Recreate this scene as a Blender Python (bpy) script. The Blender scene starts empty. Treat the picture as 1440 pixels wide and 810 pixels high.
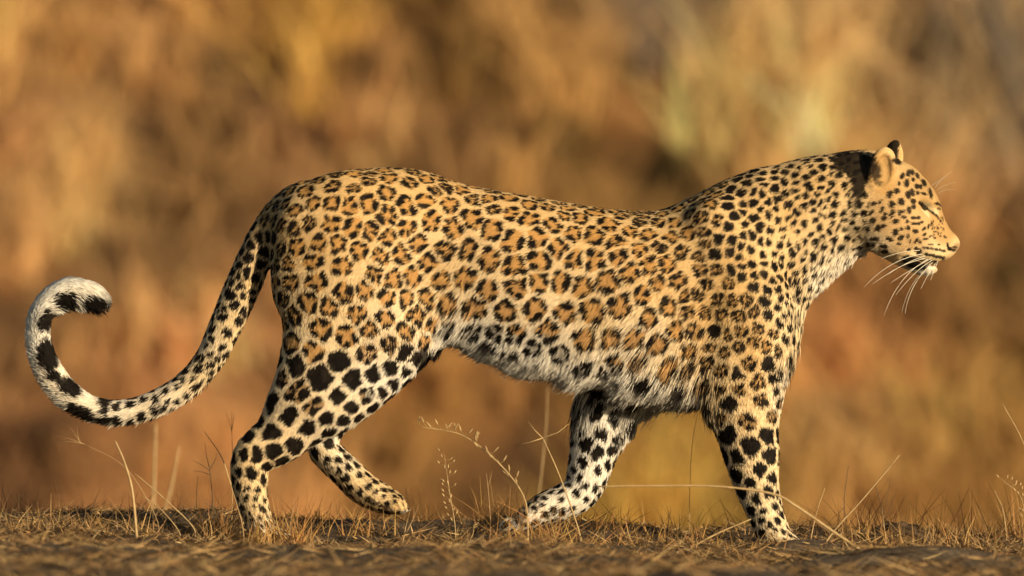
import bpy, math, random
import numpy as np
from mathutils import Vector, Matrix, kdtree

# ------------------------------------------------------------------ camera, sky, sun, exposure
SC = bpy.context.scene
COL = SC.collection
S = 780.0                      # photo pixels per metre in the leopard's plane
GROUND_ROW = 765.0             # photo row of z = 0 at the leopard
DIST = 20.5
CAMZ = (GROUND_ROW - 405.0) / S
cam_d = bpy.data.cameras.new('camera')
cam = bpy.data.objects.new('camera', cam_d)
COL.objects.link(cam)
cam.location = (0, -DIST, CAMZ)
cam.rotation_euler = (math.radians(90), 0, 0)
cam_d.sensor_width = 36.0
cam_d.lens = 36.0 * DIST / (1440.0 / S)
cam_d.clip_start = 0.5
cam_d.clip_end = 3000
cam_d.dof.use_dof = True
cam_d.dof.focus_distance = DIST - 0.10
cam_d.dof.aperture_fstop = 4.4
SC.camera = cam

SUN_AZ, SUN_EL = math.radians(41), math.radians(9.5)      # to the right of the camera as seen from the leopard
sun_dir = Vector((math.sin(SUN_AZ) * math.cos(SUN_EL), -math.cos(SUN_AZ) * math.cos(SUN_EL), math.sin(SUN_EL)))
world = bpy.data.worlds.new('World')
SC.world = world
world.use_nodes = True
wn = world.node_tree
sky = wn.nodes.new('ShaderNodeTexSky')
sky.sky_type = 'NISHITA'
sky.sun_disc = False
sky.sun_elevation = SUN_EL
sky.sun_rotation = math.pi - SUN_AZ
bg = wn.nodes['Background']
bg.inputs['Strength'].default_value = 0.07
wn.links.new(sky.outputs[0], bg.inputs['Color'])
sl = bpy.data.lights.new('sun', 'SUN')
sl.energy = 4.6
sl.angle = math.radians(0.5)
sl.color = (1.0, 0.81, 0.54)
so = bpy.data.objects.new('sun', sl)
so.rotation_euler = (-sun_dir).to_track_quat('-Z', 'Y').to_euler()
so.location = (6, -8, 6)
COL.objects.link(so)
SC.view_settings.view_transform = 'Standard'
SC.view_settings.look = 'None'
SC.view_settings.gamma = 1
SC.view_settings.use_curve_mapping = False
SC.view_settings.exposure = 0.33
try:
    SC.cycles.use_denoising = True
except Exception:
    pass

rng = np.random.default_rng(7)
random.seed(7)

# ------------------------------------------------------------------ helpers
def wpos(px, py, y=0.0):
    """photo pixel -> point in the vertical plane at depth y (true perspective)"""
    k = (DIST + y) / DIST
    return np.array([(px - 720.0) / S * k, y, CAMZ + (405.0 - py) / S * k])

def hash3(ix, iy, iz):
    h = (ix * 374761393 + iy * 668265263 + iz * 2147483647 + 1013904223) & 0xFFFFFFFF
    h = ((h ^ (h >> 13)) * 1274126177) & 0xFFFFFFFF
    return ((h ^ (h >> 16)) & 0xFFFF) / 65535.0

def noise3(P, scale=1.0):
    Q = np.asarray(P, float) / scale
    I = np.floor(Q).astype(np.int64)
    F = Q - I
    F = F * F * (3 - 2 * F)
    r = 0
    for dx in (0, 1):
        wx = F[:, 0] if dx else 1 - F[:, 0]
        for dy in (0, 1):
            wy = F[:, 1] if dy else 1 - F[:, 1]
            for dz in (0, 1):
                wz = F[:, 2] if dz else 1 - F[:, 2]
                r = r + wx * wy * wz * hash3(I[:, 0] + dx, I[:, 1] + dy, I[:, 2] + dz)
    return r * 2 - 1

def tag(o, label=None, cat=None, group=None, kind=None):
    if label: o['label'] = label
    if cat: o['category'] = cat
    if group: o['group'] = group
    if kind: o['kind'] = kind
    return o

def mesh_obj(name, V, F, mat=None, parent=None, smooth=True):
    me = bpy.data.meshes.new(name)
    me.from_pydata([tuple(map(float, v)) for v in V] if not isinstance(V, np.ndarray) else V.tolist(), [], F if not isinstance(F, np.ndarray) else F.tolist())
    if smooth:
        me.polygons.foreach_set('use_smooth', np.ones(len(me.polygons), bool))
    me.update()
    o = bpy.data.objects.new(name, me)
    COL.objects.link(o)
    if mat: me.materials.append(mat)
    if parent: o.parent = parent
    return o

def add_col(o, name, C, domain='POINT'):
    a = o.data.attributes.new(name, 'FLOAT_COLOR', domain)
    C = np.asarray(C, np.float32)
    if C.shape[1] == 3:
        C = np.concatenate([C, np.ones((len(C), 1), np.float32)], 1)
    a.data.foreach_set('color', np.ascontiguousarray(C, np.float32).ravel())

def new_mat(name):
    m = bpy.data.materials.new(name)
    m.use_nodes = True
    nt = m.node_tree
    b = nt.nodes['Principled BSDF']
    return m, nt, b

def attr_mat(name, attr, rough=0.8, spec=0.15, translucent=0.0, noise=None):
    m, nt, b = new_mat(name)
    a = nt.nodes.new('ShaderNodeAttribute')
    a.attribute_name = attr
    src = a.outputs['Color']
    if noise:
        tc = nt.nodes.new('ShaderNodeTexCoord')
        nz = nt.nodes.new('ShaderNodeTexNoise')
        nz.inputs['Scale'].default_value = noise[0]
        nz.inputs['Detail'].default_value = 6
        nt.links.new(tc.outputs['Object'], nz.inputs['Vector'])
        mr = nt.nodes.new('ShaderNodeMapRange')
        mr.inputs['To Min'].default_value = 1 - noise[1]
        mr.inputs['To Max'].default_value = 1 + noise[1]
        nt.links.new(nz.outputs['Fac'], mr.inputs['Value'])
        mx = nt.nodes.new('ShaderNodeVectorMath')
        mx.operation = 'SCALE'
        nt.links.new(src, mx.inputs[0])
        nt.links.new(mr.outputs[0], mx.inputs['Scale'])
        src = mx.outputs[0]
    nt.links.new(src, b.inputs['Base Color'])
    b.inputs['Roughness'].default_value = rough
    b.inputs['Specular IOR Level'].default_value = spec
    if translucent > 0:
        t = nt.nodes.new('ShaderNodeBsdfTranslucent')
        nt.links.new(src, t.inputs['Color'])
        mx2 = nt.nodes.new('ShaderNodeMixShader')
        mx2.inputs[0].default_value = translucent
        nt.links.new(b.outputs[0], mx2.inputs[1])
        nt.links.new(t.outputs[0], mx2.inputs[2])
        nt.links.new(mx2.outputs[0], nt.nodes['Material Output'].inputs['Surface'])
    return m

# ------------------------------------------------------------------ ground
def smooth(a, b, x):
    t = np.clip((x - a) / (b - a), 0, 1)
    return t * t * (3 - 2 * t)

def ground_z(x, y):
    x = np.asarray(x, float); y = np.asarray(y, float)
    x, y = np.broadcast_arrays(x, y)
    sh = x.shape
    X, Y = x.ravel(), y.ravel()
    P = np.stack([X, Y, 0 * X], 1)
    z = -0.012 * np.clip(X, -3, 3)
    near = np.exp(-(np.clip(np.abs(X) - 2, 0, 99) / 3) ** 2)
    z = z + 0.028 * np.exp(-((Y - 0.28) / 0.28) ** 2) * near
    z = z + 0.020 * np.exp(-((Y - 0.16) / 0.16) ** 2 - ((X + 0.02) / 0.14) ** 2)
    z = z + 0.020 * noise3(P, 0.35) + 0.015 * noise3(P + 9.1, 0.13) + 0.016 * np.abs(noise3(P + 6.6, 0.22)) * np.exp(-((Y - 0.2) / 0.35) ** 2) + 0.003 * noise3(P + 3.3, 0.04)
    z = z - 0.014 * np.exp(-((Y + 0.08) / 0.16) ** 2 - ((X - 0.50) / 0.14) ** 2)
    drop = smooth(0.55, 9.0, Y)
    z = z - 2.0 * drop
    bank = smooth(17.0, 42.0, Y)
    z = z + 9.5 * bank + np.clip(Y - 38, 0, 600) * 0.10
    w = smooth(5, 18, Y)
    z = z + w * (0.30 * noise3(P + 21.7, 3.1) + 0.14 * noise3(P + 5.5, 1.0))
    far = smooth(60, 260, np.abs(X)) + smooth(60, 260, np.abs(Y))
    z = z + far * 4.0 * noise3(P, 90.0)
    return z.reshape(sh)

def axis(segs):
    out = []
    for a, b, n in segs:
        out += list(np.linspace(a, b, n, endpoint=False))
    out.append(segs[-1][1])
    return np.array(out)

def geo(a, b, n):
    return np.geomspace(a, b, n)

xs = np.concatenate([-geo(1.7, 700, 46)[::-1], np.linspace(-1.68, 1.68, 240), geo(1.7, 700, 46)])
ys = np.concatenate([-geo(3.4, 700, 40)[::-1], np.linspace(-3.38, 0.9, 250), np.linspace(0.93, 16, 60), np.linspace(16.3, 48, 110), geo(48.5, 900, 40)])
GX, GY = np.meshgrid(xs, ys)
GZ = ground_z(GX, GY)
nv = GX.size
idx = np.arange(nv).reshape(GX.shape)
quads = np.stack([idx[:-1, :-1], idx[:-1, 1:], idx[1:, 1:], idx[1:, :-1]], -1).reshape(-1, 4)
gm, nt, b = new_mat('dry_soil')
tc = nt.nodes.new('ShaderNodeTexCoord')
def tex_noise(nt, vec, scale, detail=8, rough=0.6):
    n = nt.nodes.new('ShaderNodeTexNoise')
    n.inputs['Scale'].default_value = scale
    n.inputs['Detail'].default_value = detail
    n.inputs['Roughness'].default_value = rough
    nt.links.new(vec, n.inputs['Vector'])
    return n
def ramp(nt, fac, stops):
    r = nt.nodes.new('ShaderNodeValToRGB')
    e = r.color_ramp.elements
    while len(e) < len(stops): e.new(0.5)
    for k, (p, c) in enumerate(stops):
        e[k].position = p
        e[k].color = (*c, 1)
    nt.links.new(fac, r.inputs[0])
    return r
n1 = tex_noise(nt, tc.outputs['Object'], 1.7)
n2 = tex_noise(nt, tc.outputs['Object'], 38.0)
ra_ = nt.nodes.new('ShaderNodeAttribute'); ra_.attribute_name = 'soil'
r0 = ramp(nt, n1.outputs['Fac'], [(0.30, (0.65, 0.62, 0.6)), (0.5, (1, 1, 1)), (0.72, (1.35, 1.3, 1.2))])
r1 = nt.nodes.new('ShaderNodeMix'); r1.data_type = 'RGBA'; r1.blend_type = 'MULTIPLY'; r1.inputs['Factor'].default_value = 1.0
nt.links.new(ra_.outputs['Color'], r1.inputs['A']); nt.links.new(r0.outputs[0], r1.inputs['B'])
r2 = ramp(nt, n2.outputs['Fac'], [(0.32, (0.35, 0.33, 0.31)), (0.6, (1.0, 1.0, 1.0)), (0.8, (1.3, 1.25, 1.15))])
mx = nt.nodes.new('ShaderNodeMix'); mx.data_type = 'RGBA'; mx.blend_type = 'MULTIPLY'
mx.inputs['Factor'].default_value = 1.0
nt.links.new(r1.outputs['Result'], mx.inputs['A']); nt.links.new(r2.outputs[0], mx.inputs['B'])
nt.links.new(mx.outputs['Result'], b.inputs['Base Color'])
b.inputs['Roughness'].default_value = 0.95
b.inputs['Specular IOR Level'].default_value = 0.1
bp = nt.nodes.new('ShaderNodeBump')
bp.inputs['Strength'].default_value = 0.7
bp.inputs['Distance'].default_value = 0.01
n3 = tex_noise(nt, tc.outputs['Object'], 120.0, 6)
nt.links.new(n3.outputs['Fac'], bp.inputs['Height'])
nt.links.new(bp.outputs[0], b.inputs['Normal'])
ground = mesh_obj('ground', np.stack([GX.ravel(), GY.ravel(), GZ.ravel()], 1), quads, gm)
def idw(P2, ctrl, vals, power=3.2):
    """ctrl: (n,2) photo pixels; P2: (m,2)"""
    out = np.zeros((len(P2), vals.shape[1]))
    for i in range(0, len(P2), 100000):
        d2 = ((P2[i:i+100000, None, :] - ctrl[None]) ** 2).sum(-1) + 9
        w = d2 ** (-power / 2)
        out[i:i+100000] = (w @ vals) / w.sum(1)[:, None]
    return out

def srgb(c):
    c = np.asarray(c, float) / 255
    return np.where(c <= 0.04045, c / 12.92, ((c + 0.055) / 1.055) ** 2.4)

BANK = np.array([(50,40,180,125,65),(150,150,200,140,75),(70,300,195,135,75),(140,280,195,145,80),(400,95,125,85,48),(280,50,190,130,68),(430,20,172,120,50),(620,110,125,84,38),(420,150,150,100,55),(230,290,125,85,45),(530,170,178,122,66),(650,180,130,86,46),(700,200,160,110,55),(760,120,122,82,38),(820,90,190,130,66),(790,190,112,76,34),(960,230,118,82,38),(900,160,188,124,62),(1000,100,204,148,82),(1080,130,200,145,80),(1150,150,208,152,86),(930,10,125,98,70),(1330,70,150,114,72),(1410,90,140,108,72),(1370,80,170,126,76),(1250,120,182,132,76),(1400,250,188,124,66),(1420,200,125,98,66),(1380,330,152,102,52),(1430,370,112,76,38),(1200,450,168,108,56),(1200,600,188,132,70),(1340,540,174,128,62),(1400,600,152,102,48),(1300,480,152,96,48),(30,430,140,95,52),(100,480,165,112,60),(195,520,160,105,58),(70,600,125,80,44),(300,100,160,110,58),(510,95,150,100,52),(140,640,152,98,52),(40,700,122,78,42),(250,640,178,118,62),(270,460,192,128,72),(700,610,152,98,48),(620,600,162,108,52),(740,640,104,68,38),(930,640,182,128,54),(960,700,152,112,48),(850,720,162,116,48),(1150,300,190,125,65),(1220,200,200,140,75),(200,40,190,130,70),(20,150,150,100,55),(90,200,205,145,78)], float)
gk = DIST / np.maximum(DIST + GY.ravel(), 2)
gp2 = np.stack([720 + GX.ravel() * S * gk, 405 - (GZ.ravel() - CAMZ) * S * gk], 1)
gcol = srgb(idw(gp2, BANK[:, :2], BANK[:, 2:], 4.0)) / np.array([1.0, 0.77, 0.50]) * np.array([1.18, 1.16, 1.12])
gnear = np.array([0.175, 0.130, 0.085])
gcol = gcol + (gnear - gcol) * (1 - smooth(6, 16, GY.ravel()))[:, None]
add_col(ground, 'soil', np.clip(gcol, 0.01, 0.8))
tag(ground, 'dry brown earth ridge falling to a gully and a grassy bank', kind='structure')

# ------------------------------------------------------------------ leopard: implicit body in photo-pixel space (x, depth, up)
def up(py): return GROUND_ROW - py

def chain(nodes, m=None):
    """nodes: (px, py, r, depth, rdepth) -> densely sampled smooth chain"""
    A = np.array([(x, d, up(y), r, rd) for x, y, r, d, rd in nodes], float)
    n = len(A)
    L = np.linalg.norm(np.diff(A[:, :3], axis=0), axis=1)
    out = []
    for i in range(n - 1):
        p0 = A[max(i - 1, 0)]; p1 = A[i]; p2 = A[i + 1]; p3 = A[min(i + 2, n - 1)]
        k = max(2, int(L[i] / 9))
        for t in np.arange(k) / k:
            out.append(0.5 * ((2 * p1) + (-p0 + p2) * t + (2 * p0 - 5 * p1 + 4 * p2 - p3) * t ** 2 + (-p0 + 3 * p1 - 3 * p2 + p3) * t ** 3))
    out.append(A[-1])
    return np.array(out)

CH = {}
CH['neck'] = chain([(1030, 375, 103, 0, 78), (1075, 345, 96, 0, 70), (1115, 318, 88, 0, 64), (1155, 298, 79, -1, 59), (1190, 286, 69, -2, 54), (1208, 284, 62, -3, 52)])
CH['brisket'] = chain([(985, 470, 82, 0, 78), (1035, 468, 78, 0, 72), (1058, 455, 66, 0, 60)])
CH['shoulder'] = chain([(1008, 325, 46, -52, 34), (1030, 380, 58, -66, 36), (1050, 440, 64, -71, 38), (1045, 500, 62, -69, 38), (1044, 545, 56, -60, 38), (1048, 590, 45, -57, 36), (1055, 635, 38.5, -55, 33), (1063, 680, 30.5, -53, 29), (1075, 718, 24.5, -52, 26), (1086, 748, 23, -52, 30), (1102, 764, 18.5, -52, 33), (1120, 772, 13, -52, 33)])
CH['shoulder_far'] = chain([(1012, 330, 46, 52, 34), (1025, 400, 60, 60, 36), (985, 470, 60, 62, 36), (915, 510, 52, 60, 36), (866, 540, 43, 58, 35), (850, 585, 38.5, 56, 33), (838, 625, 34, 55, 30), (829, 660, 29.5, 54, 28), (818, 690, 25.5, 53, 27), (795, 705, 24, 53, 29), (765, 716, 21, 53, 31), (738, 732, 15, 53, 31), (724, 741, 11, 53, 29)])
CH['thigh'] = chain([(468, 338, 82, -34, 46), (484, 405, 89, -46, 44), (480, 468, 80, -52, 43), (458, 528, 67, -54, 40), (427, 571, 51, -54, 35), (397, 611, 37.5, -53, 29), (357, 643, 28.5, -52, 25), (353, 685, 24, -51, 23), (361, 720, 19.5, -50, 22), (370, 744, 18, -50, 25), (388, 757, 16, -50, 29), (410, 763, 11.5, -50, 29)])
CH['stifle'] = chain([(500, 400, 70, -46, 42), (540, 455, 58, -52, 40), (552, 492, 43, -54, 36), (510, 530, 40, -54, 34), (462, 560, 38, -54, 32)])
CH['thigh_far'] = chain([(480, 340, 78, 36, 44), (535, 420, 78, 48, 42), (566, 474, 48, 54, 36), (543, 513, 34, 55, 32), (504, 549, 29, 55, 28), (464, 594, 24, 55, 25), (453, 625, 22, 54, 23), (464, 643, 22, 54, 23), (484, 662, 22, 54, 24), (508, 686, 22, 54, 27), (535, 701, 20, 54, 29), (553, 708, 15, 54, 28)])
CH['tail'] = chain([(425, 300, 40, 0, 40), (396, 305, 27, 0, 30), (367, 345, 23.5, 0, 24), (341, 403, 23.5, 0, 22), (320, 451, 22, 0, 20), (295, 503, 19, 0, 18), (262, 541, 17.5, 2, 17), (222, 565, 17, 4, 17), (185, 577, 16, 6, 16), (155, 579, 16, 8, 16), (124, 572, 16, 10, 16), (96, 553, 16.5, 12, 16), (73, 526, 17, 13, 17), (59, 497, 16, 13, 16), (53, 468, 15, 13, 15), (57, 441, 15, 12, 15), (72, 421, 16.5, 11, 16), (93, 410, 17.5, 10, 17), (118, 411, 17, 9, 17), (134, 417, 14, 8, 14)])
# head
CH['skull'] = chain([(1226, 276, 60, -3, 54), (1252, 280, 55, -5, 55), (1272, 293, 48, -8, 50)])
CH['muzzle'] = chain([(1274, 308, 46, -8, 46), (1293, 323, 38, -10, 35), (1309, 336, 30, -12, 28), (1323, 343, 23, -13, 24)])
CH['chin'] = chain([(1250, 338, 24, -7, 40), (1276, 357, 20, -9, 30), (1297, 371, 15.5, -12, 20), (1307, 374, 11, -13, 16)])
PARENT_DIR = {}
# torso: slices along x  (px, top row, bottom row, half width)
TOR = np.array([(430, 262, 425, 62), (470, 245, 448, 78), (520, 237, 462, 86), (560, 236, 466, 86), (600, 242, 466, 83), (650, 259, 474, 84), (700, 269, 496, 92), (750, 277, 513, 99), (800, 286, 524, 103), (850, 294, 535, 105), (900, 298, 542, 104), (950, 299, 545, 100), (985, 288, 546, 96), (1015, 274, 540, 90), (1060, 266, 520, 78)], float)

def torso_d(P):
    x = P[:, 0]
    xc = np.clip(x, TOR[0, 0], TOR[-1, 0])
    top = up(np.interp(xc, TOR[:, 0], SM_TOP)); bot = up(np.interp(xc, TOR[:, 0], SM_BOT)); w = np.interp(xc, TOR[:, 0], TOR[:, 3])
    zc = (top + bot) / 2; h = (top - bot) / 2
    dz = (P[:, 2] - zc) / h
    # keep the back rounder and the belly narrower
    ww = w * (1 + 0.10 * np.clip(-dz, 0, 1) - 0.10 * np.clip(-dz, 0, 1) ** 2)
    ex = 2.1 + 2.2 * np.clip(-dz, 0, 1)
    r = (np.abs(dz) ** ex + np.abs(P[:, 1] / ww) ** ex + np.abs((x - xc) / 45.0) ** ex) ** (1 / ex)
    return (r - 1) * np.minimum(h, ww)
SM_TOP, SM_BOT = TOR[:, 1], TOR[:, 2]
# denser smooth profile
def _cr(x, xp, fp):
    m = np.gradient(fp, xp)
    i = np.clip(np.searchsorted(xp, x) - 1, 0, len(xp) - 2)
    h = xp[i + 1] - xp[i]; t = (x - xp[i]) / h
    return (2 * t**3 - 3 * t**2 + 1) * fp[i] + (t**3 - 2 * t**2 + t) * h * m[i] + (-2 * t**3 + 3 * t**2) * fp[i + 1] + (t**3 - t**2) * h * m[i + 1]
_xd = np.linspace(430, 1060, 90)
TOR = np.stack([_xd] + [_cr(_xd, TOR[:, 0], TOR[:, k]) for k in (1, 2, 3)], 1)
SM_TOP, SM_BOT = TOR[:, 1], TOR[:, 2]

def chain_d(P, A, want_t=False):
    """distance-like value to a chain of elliptical balls; optionally the tangent at the closest sample"""
    best = np.full(len(P), 1e9); bi = np.zeros(len(P), int)
    for i in range(len(A) - 1):
        a, c = A[i], A[i + 1]
        ab = c[:3] - a[:3]
        L2 = ab @ ab
        t = np.clip(((P - a[:3]) @ ab) / L2, 0, 1)
        r = a[3] + (c[3] - a[3]) * t
        rd = a[4] + (c[4] - a[4]) * t
        dx = P[:, 0] - a[0] - ab[0] * t
        dy = (P[:, 1] - a[1] - ab[1] * t) * (r / rd)
        dz = P[:, 2] - a[2] - ab[2] * t
        d = (np.sqrt(dx * dx + dy * dy + dz * dz) - r) * np.minimum(1, rd / r)
        m = d < best
        best = np.where(m, d, best)
        if want_t: bi[m] = i
    if want_t:
        T = np.diff(A[:, :3], axis=0)
        T /= np.linalg.norm(T, axis=1)[:, None] + 1e-9
        return best, T[bi]
    return best

def ell_d(P, c, r, R=None):
    Q = P - np.array(c, float)
    if R is not None: Q = Q @ R
    r = np.array(r, float)
    k = np.sqrt(((Q / r) ** 2).sum(1)) 
    return (k - 1) * r.min() * np.where(k < 1, 1, 1)

def smin(a, b, k):
    h = np.clip(0.5 + 0.5 * (b - a) / k, 0, 1)
    return b + (a - b) * h - k * h * (1 - h)
def smax(a, b, k): return -smin(-a, -b, k)

def rot_y(deg):        # rotate in the picture plane (x, up); columns are the local axes
    a = math.radians(deg)
    return np.array([[math.cos(a), 0, -math.sin(a)], [0, 1, 0], [math.sin(a), 0, math.cos(a)]])
def rot_z(deg):
    a = math.radians(deg)
    return np.array([[math.cos(a), -math.sin(a), 0], [math.sin(a), math.cos(a), 0], [0, 0, 1]])

EAR_R = rot_y(-13) @ rot_z(24)
EAR_F = rot_y(-8) @ rot_z(-35)
def lobe(P, c, r, R=None, margin=40):
    """ellipsoid evaluated only near itself"""
    out = np.full(len(P), 1e3)
    m = (np.abs(P - np.array(c, float)) < max(r) + margin).all(1)
    if m.any(): out[m] = ell_d(P[m], c, r, R)
    return out

def near_chain(P, A, margin=45):
    out = np.full(len(P), 1e3)
    rm = np.maximum(A[:, 3], A[:, 4]).max()
    lo = A[:, :3].min(0) - rm - margin; hi = A[:, :3].max(0) + rm + margin
    m = ((P > lo) & (P < hi)).all(1)
    if m.any(): out[m] = chain_d(P[m], A)
    return out

ORDER = [('neck', 40), ('brisket', 30), ('shoulder', 9), ('shoulder_far', 14), ('thigh', 24), ('stifle', 36), ('thigh_far', 22), ('tail', 16), ('skull', 26)]
def sdf(P):
    f = np.full(len(P), 1e3)
    m = (P[:, 0] > 340) & (P[:, 0] < 1170) & (P[:, 2] > up(610)) & (P[:, 2] < up(180))
    if m.any(): f[m] = torso_d(P[m])
    for n, k in ORDER:
        f = smin(f, near_chain(P, CH[n]), k)
    h = P[:, 0] > 1150
    if h.any():
        Q = P[h]; g = f[h]
        g = smin(g, near_chain(Q, CH['muzzle']), 14)
        g = smin(g, near_chain(Q, CH['chin']), 8)
        # brows, cheeks, whisker pads, nose
        for s, cx in ((-1, -8), (1, -8)):
            g = smin(g, lobe(Q, (1303, cx + s * 30, up(277)), (16, 13, 9), rot_y(-42)), 10)
            g = smin(g, lobe(Q, (1252, cx + s * 42, up(318)), (34, 20, 30)), 22)
            g = smin(g, lobe(Q, (1308, -12 + s * 17, up(352)), (21, 15, 16), rot_y(-12)), 7)
            g = smax(g, -lobe(Q, (1303, cx + s * 47, up(296)), (15, 12, 6), rot_y(-40)), 7)
        g = smin(g, lobe(Q, (1338, -14, up(342)), (11, 16, 10), rot_y(-30)), 7)
        for s in (-1, 1):
            g = smax(g, -lobe(Q, (1341, -14 + s * 12, up(350)), (6, 6, 3.2), rot_y(-20)), 2.5)
        # mouth line
        g = smax(g, -lobe(Q, (1306, -12, up(371)), (27, 60, 2.2), rot_y(-14)), 3)
        # ears: cupped shells
        e = lobe(Q, (1238, -52, up(242)), (21, 13, 35), EAR_R)
        e = smax(e, -lobe(Q, (1241, -66, up(242)), (16, 16, 28), EAR_R), 2.5)
        g = smin(g, e, 6)
        e = lobe(Q, (1257, 38, up(227)), (16, 9, 31), EAR_F)
        e = smax(e, -lobe(Q, (1265, 43, up(226)), (13, 7, 24), EAR_F), 4)
        g = smin(g, e, 7)
        f[h] = g
    lowm = P[:, 2] < up(690)
    if lowm.any():
        Q = P[lowm]; g = f[lowm]
        for (tx_, ty_, dep, rr_, a_) in ((1128, 772, -52, (15, 9.5, 10), -6), (416, 764, -50, (14, 9, 9.5), -6), (560, 712, 54, (13, 8.5, 9.5), -22), (720, 741, 53, (11, 8.5, 13), -40)):
            for j_, o_ in enumerate((-25, -9, 9, 25)):
                g = smin(g, lobe(Q, (tx_ - (5 if j_ in (0, 3) else 0), dep + o_, up(ty_)), rr_, rot_y(a_)), 4.5)
        f[lowm] = g
    # crease behind the elbow / flank folds and soft muscle relief
    return f

H = 4.0
LO = np.array([22.0, -132.0, up(796.0)]); HI = np.array([1366.0, 132.0, up(180.0)])
N = np.ceil((HI - LO) / H).astype(int) + 1
gx = LO[0] + H * np.arange(N[0]); gy = LO[1] + H * np.arange(N[1]); gz = LO[2] + H * np.arange(N[2])
FV = np.full(N, 1e3, np.float32)
NC = N // 3 + 2
cM = np.stack(np.meshgrid(*[LO[k] + 3 * H * np.arange(NC[k]) for k in range(3)], indexing='ij'), -1)
cF = np.concatenate([sdf(q) for q in np.array_split(cM.reshape(-1, 3), 6)]).reshape(NC)
fi = [np.rint(np.arange(N[k]) / 3).astype(int) for k in range(3)]
cU = cF[np.ix_(*fi)]
FV[:] = cU
near = np.argwhere(np.abs(cU) < 22)
FV[near[:, 0], near[:, 1], near[:, 2]] = np.concatenate([sdf(LO + H * q) for q in np.array_split(near, 8)])

# surface nets
ins = FV < 0
c = np.zeros(N - 1, np.int8)
for dx in (0, 1):
    for dy in (0, 1):
        for dz in (0, 1):
            c += ins[dx:N[0]-1+dx, dy:N[1]-1+dy, dz:N[2]-1+dz]
act = (c > 0) & (c < 8)
ai = np.argwhere(act)
vid = np.full(N - 1, -1, np.int64)
vid[act] = np.arange(len(ai))
acc = np.zeros((len(ai), 3)); cnt = np.zeros(len(ai))
offs = [(dx, dy, dz) for dx in (0, 1) for dy in (0, 1) for dz in (0, 1)]
for a in offs:
    for ax in range(3):
        if a[ax] == 0:
            bb = list(a); bb[ax] = 1
            fa = FV[ai[:, 0] + a[0], ai[:, 1] + a[1], ai[:, 2] + a[2]]
            fb = FV[ai[:, 0] + bb[0], ai[:, 1] + bb[1], ai[:, 2] + bb[2]]
            m = (fa < 0) != (fb < 0)
            t = np.where(m, fa / np.where(m, fa - fb, 1), 0)
            p = np.array(a, float) + 0
            q = np.tile(p, (len(ai), 1)); q[:, ax] += t
            acc[m] += q[m]; cnt[m] += 1
BV = LO + H * (ai + acc / cnt[:, None])
BF = []
for ax in range(3):
    o1, o2 = [(1, 2), (2, 0), (0, 1)][ax]
    A0 = [slice(None)] * 3; A1 = [slice(None)] * 3
    A0[ax] = slice(0, N[ax] - 1); A1[ax] = slice(1, N[ax])
    cr = ins[tuple(A0)] != ins[tuple(A1)]
    e = np.argwhere(cr)
    e = e[(e[:, o1] > 0) & (e[:, o2] > 0) & (e[:, o1] < N[o1] - 1) & (e[:, o2] < N[o2] - 1)]
    s0 = ins[e[:, 0], e[:, 1], e[:, 2]]
    def cell(d1, d2):
        k = e.copy(); k[:, o1] -= d1; k[:, o2] -= d2
        return vid[k[:, 0], k[:, 1], k[:, 2]]
    q = np.stack([cell(1, 1), cell(0, 1), cell(0, 0), cell(1, 0)], 1)
    q[~s0] = q[~s0][:, ::-1]
    BF.append(q)
BF = np.concatenate(BF)

def subdivide(V, F):
    E = np.stack([F, np.roll(F, -1, 1)], -1).reshape(-1, 2)
    Es = np.sort(E, 1)
    key = Es[:, 0] * (len(V) + 1) + Es[:, 1]
    u, inv = np.unique(key, return_inverse=True)
    first = np.zeros(len(u), int); first[inv] = np.arange(len(key))
    em = V[Es[first]].mean(1)
    fm = V[F].mean(1)
    ne, nf = len(em), len(fm)
    ev = (len(V) + inv).reshape(-1, 4)
    fv = len(V) + ne + np.arange(nf)
    q = [np.stack([F[:, k], ev[:, k], fv, ev[:, k - 1]], 1) for k in range(4)]
    return np.concatenate([V, em, fm]), np.concatenate(q), np.concatenate([np.arange(len(V)), Es[first][:, 0], F[:, 0]])

def grad(P, h=1.0):
    g = np.zeros((len(P), 3))
    for k in range(3):
        d = np.zeros(3); d[k] = h
        g[:, k] = sdf(P + d) - sdf(P - d)
    return g / (2 * h)

NCO, FCO = len(BV), BF.copy()
BV, BF, ANCH = subdivide(BV, BF)
for it in range(2):
    g = grad(BV)
    n2 = (g * g).sum(1)
    stp = sdf(BV)[:, None] * g / np.maximum(n2, 0.3)[:, None]
    ln = np.linalg.norm(stp, axis=1, keepdims=True)
    BV = BV - stp * np.minimum(1, 2.5 / np.maximum(ln, 1e-6))
BN = grad(BV, 1.5)
BN /= np.linalg.norm(BN, axis=1)[:, None] + 1e-9

def to_world(P):
    return np.stack([(P[:, 0] - 720) / S, P[:, 1] / S, P[:, 2] / S], 1)

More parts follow.
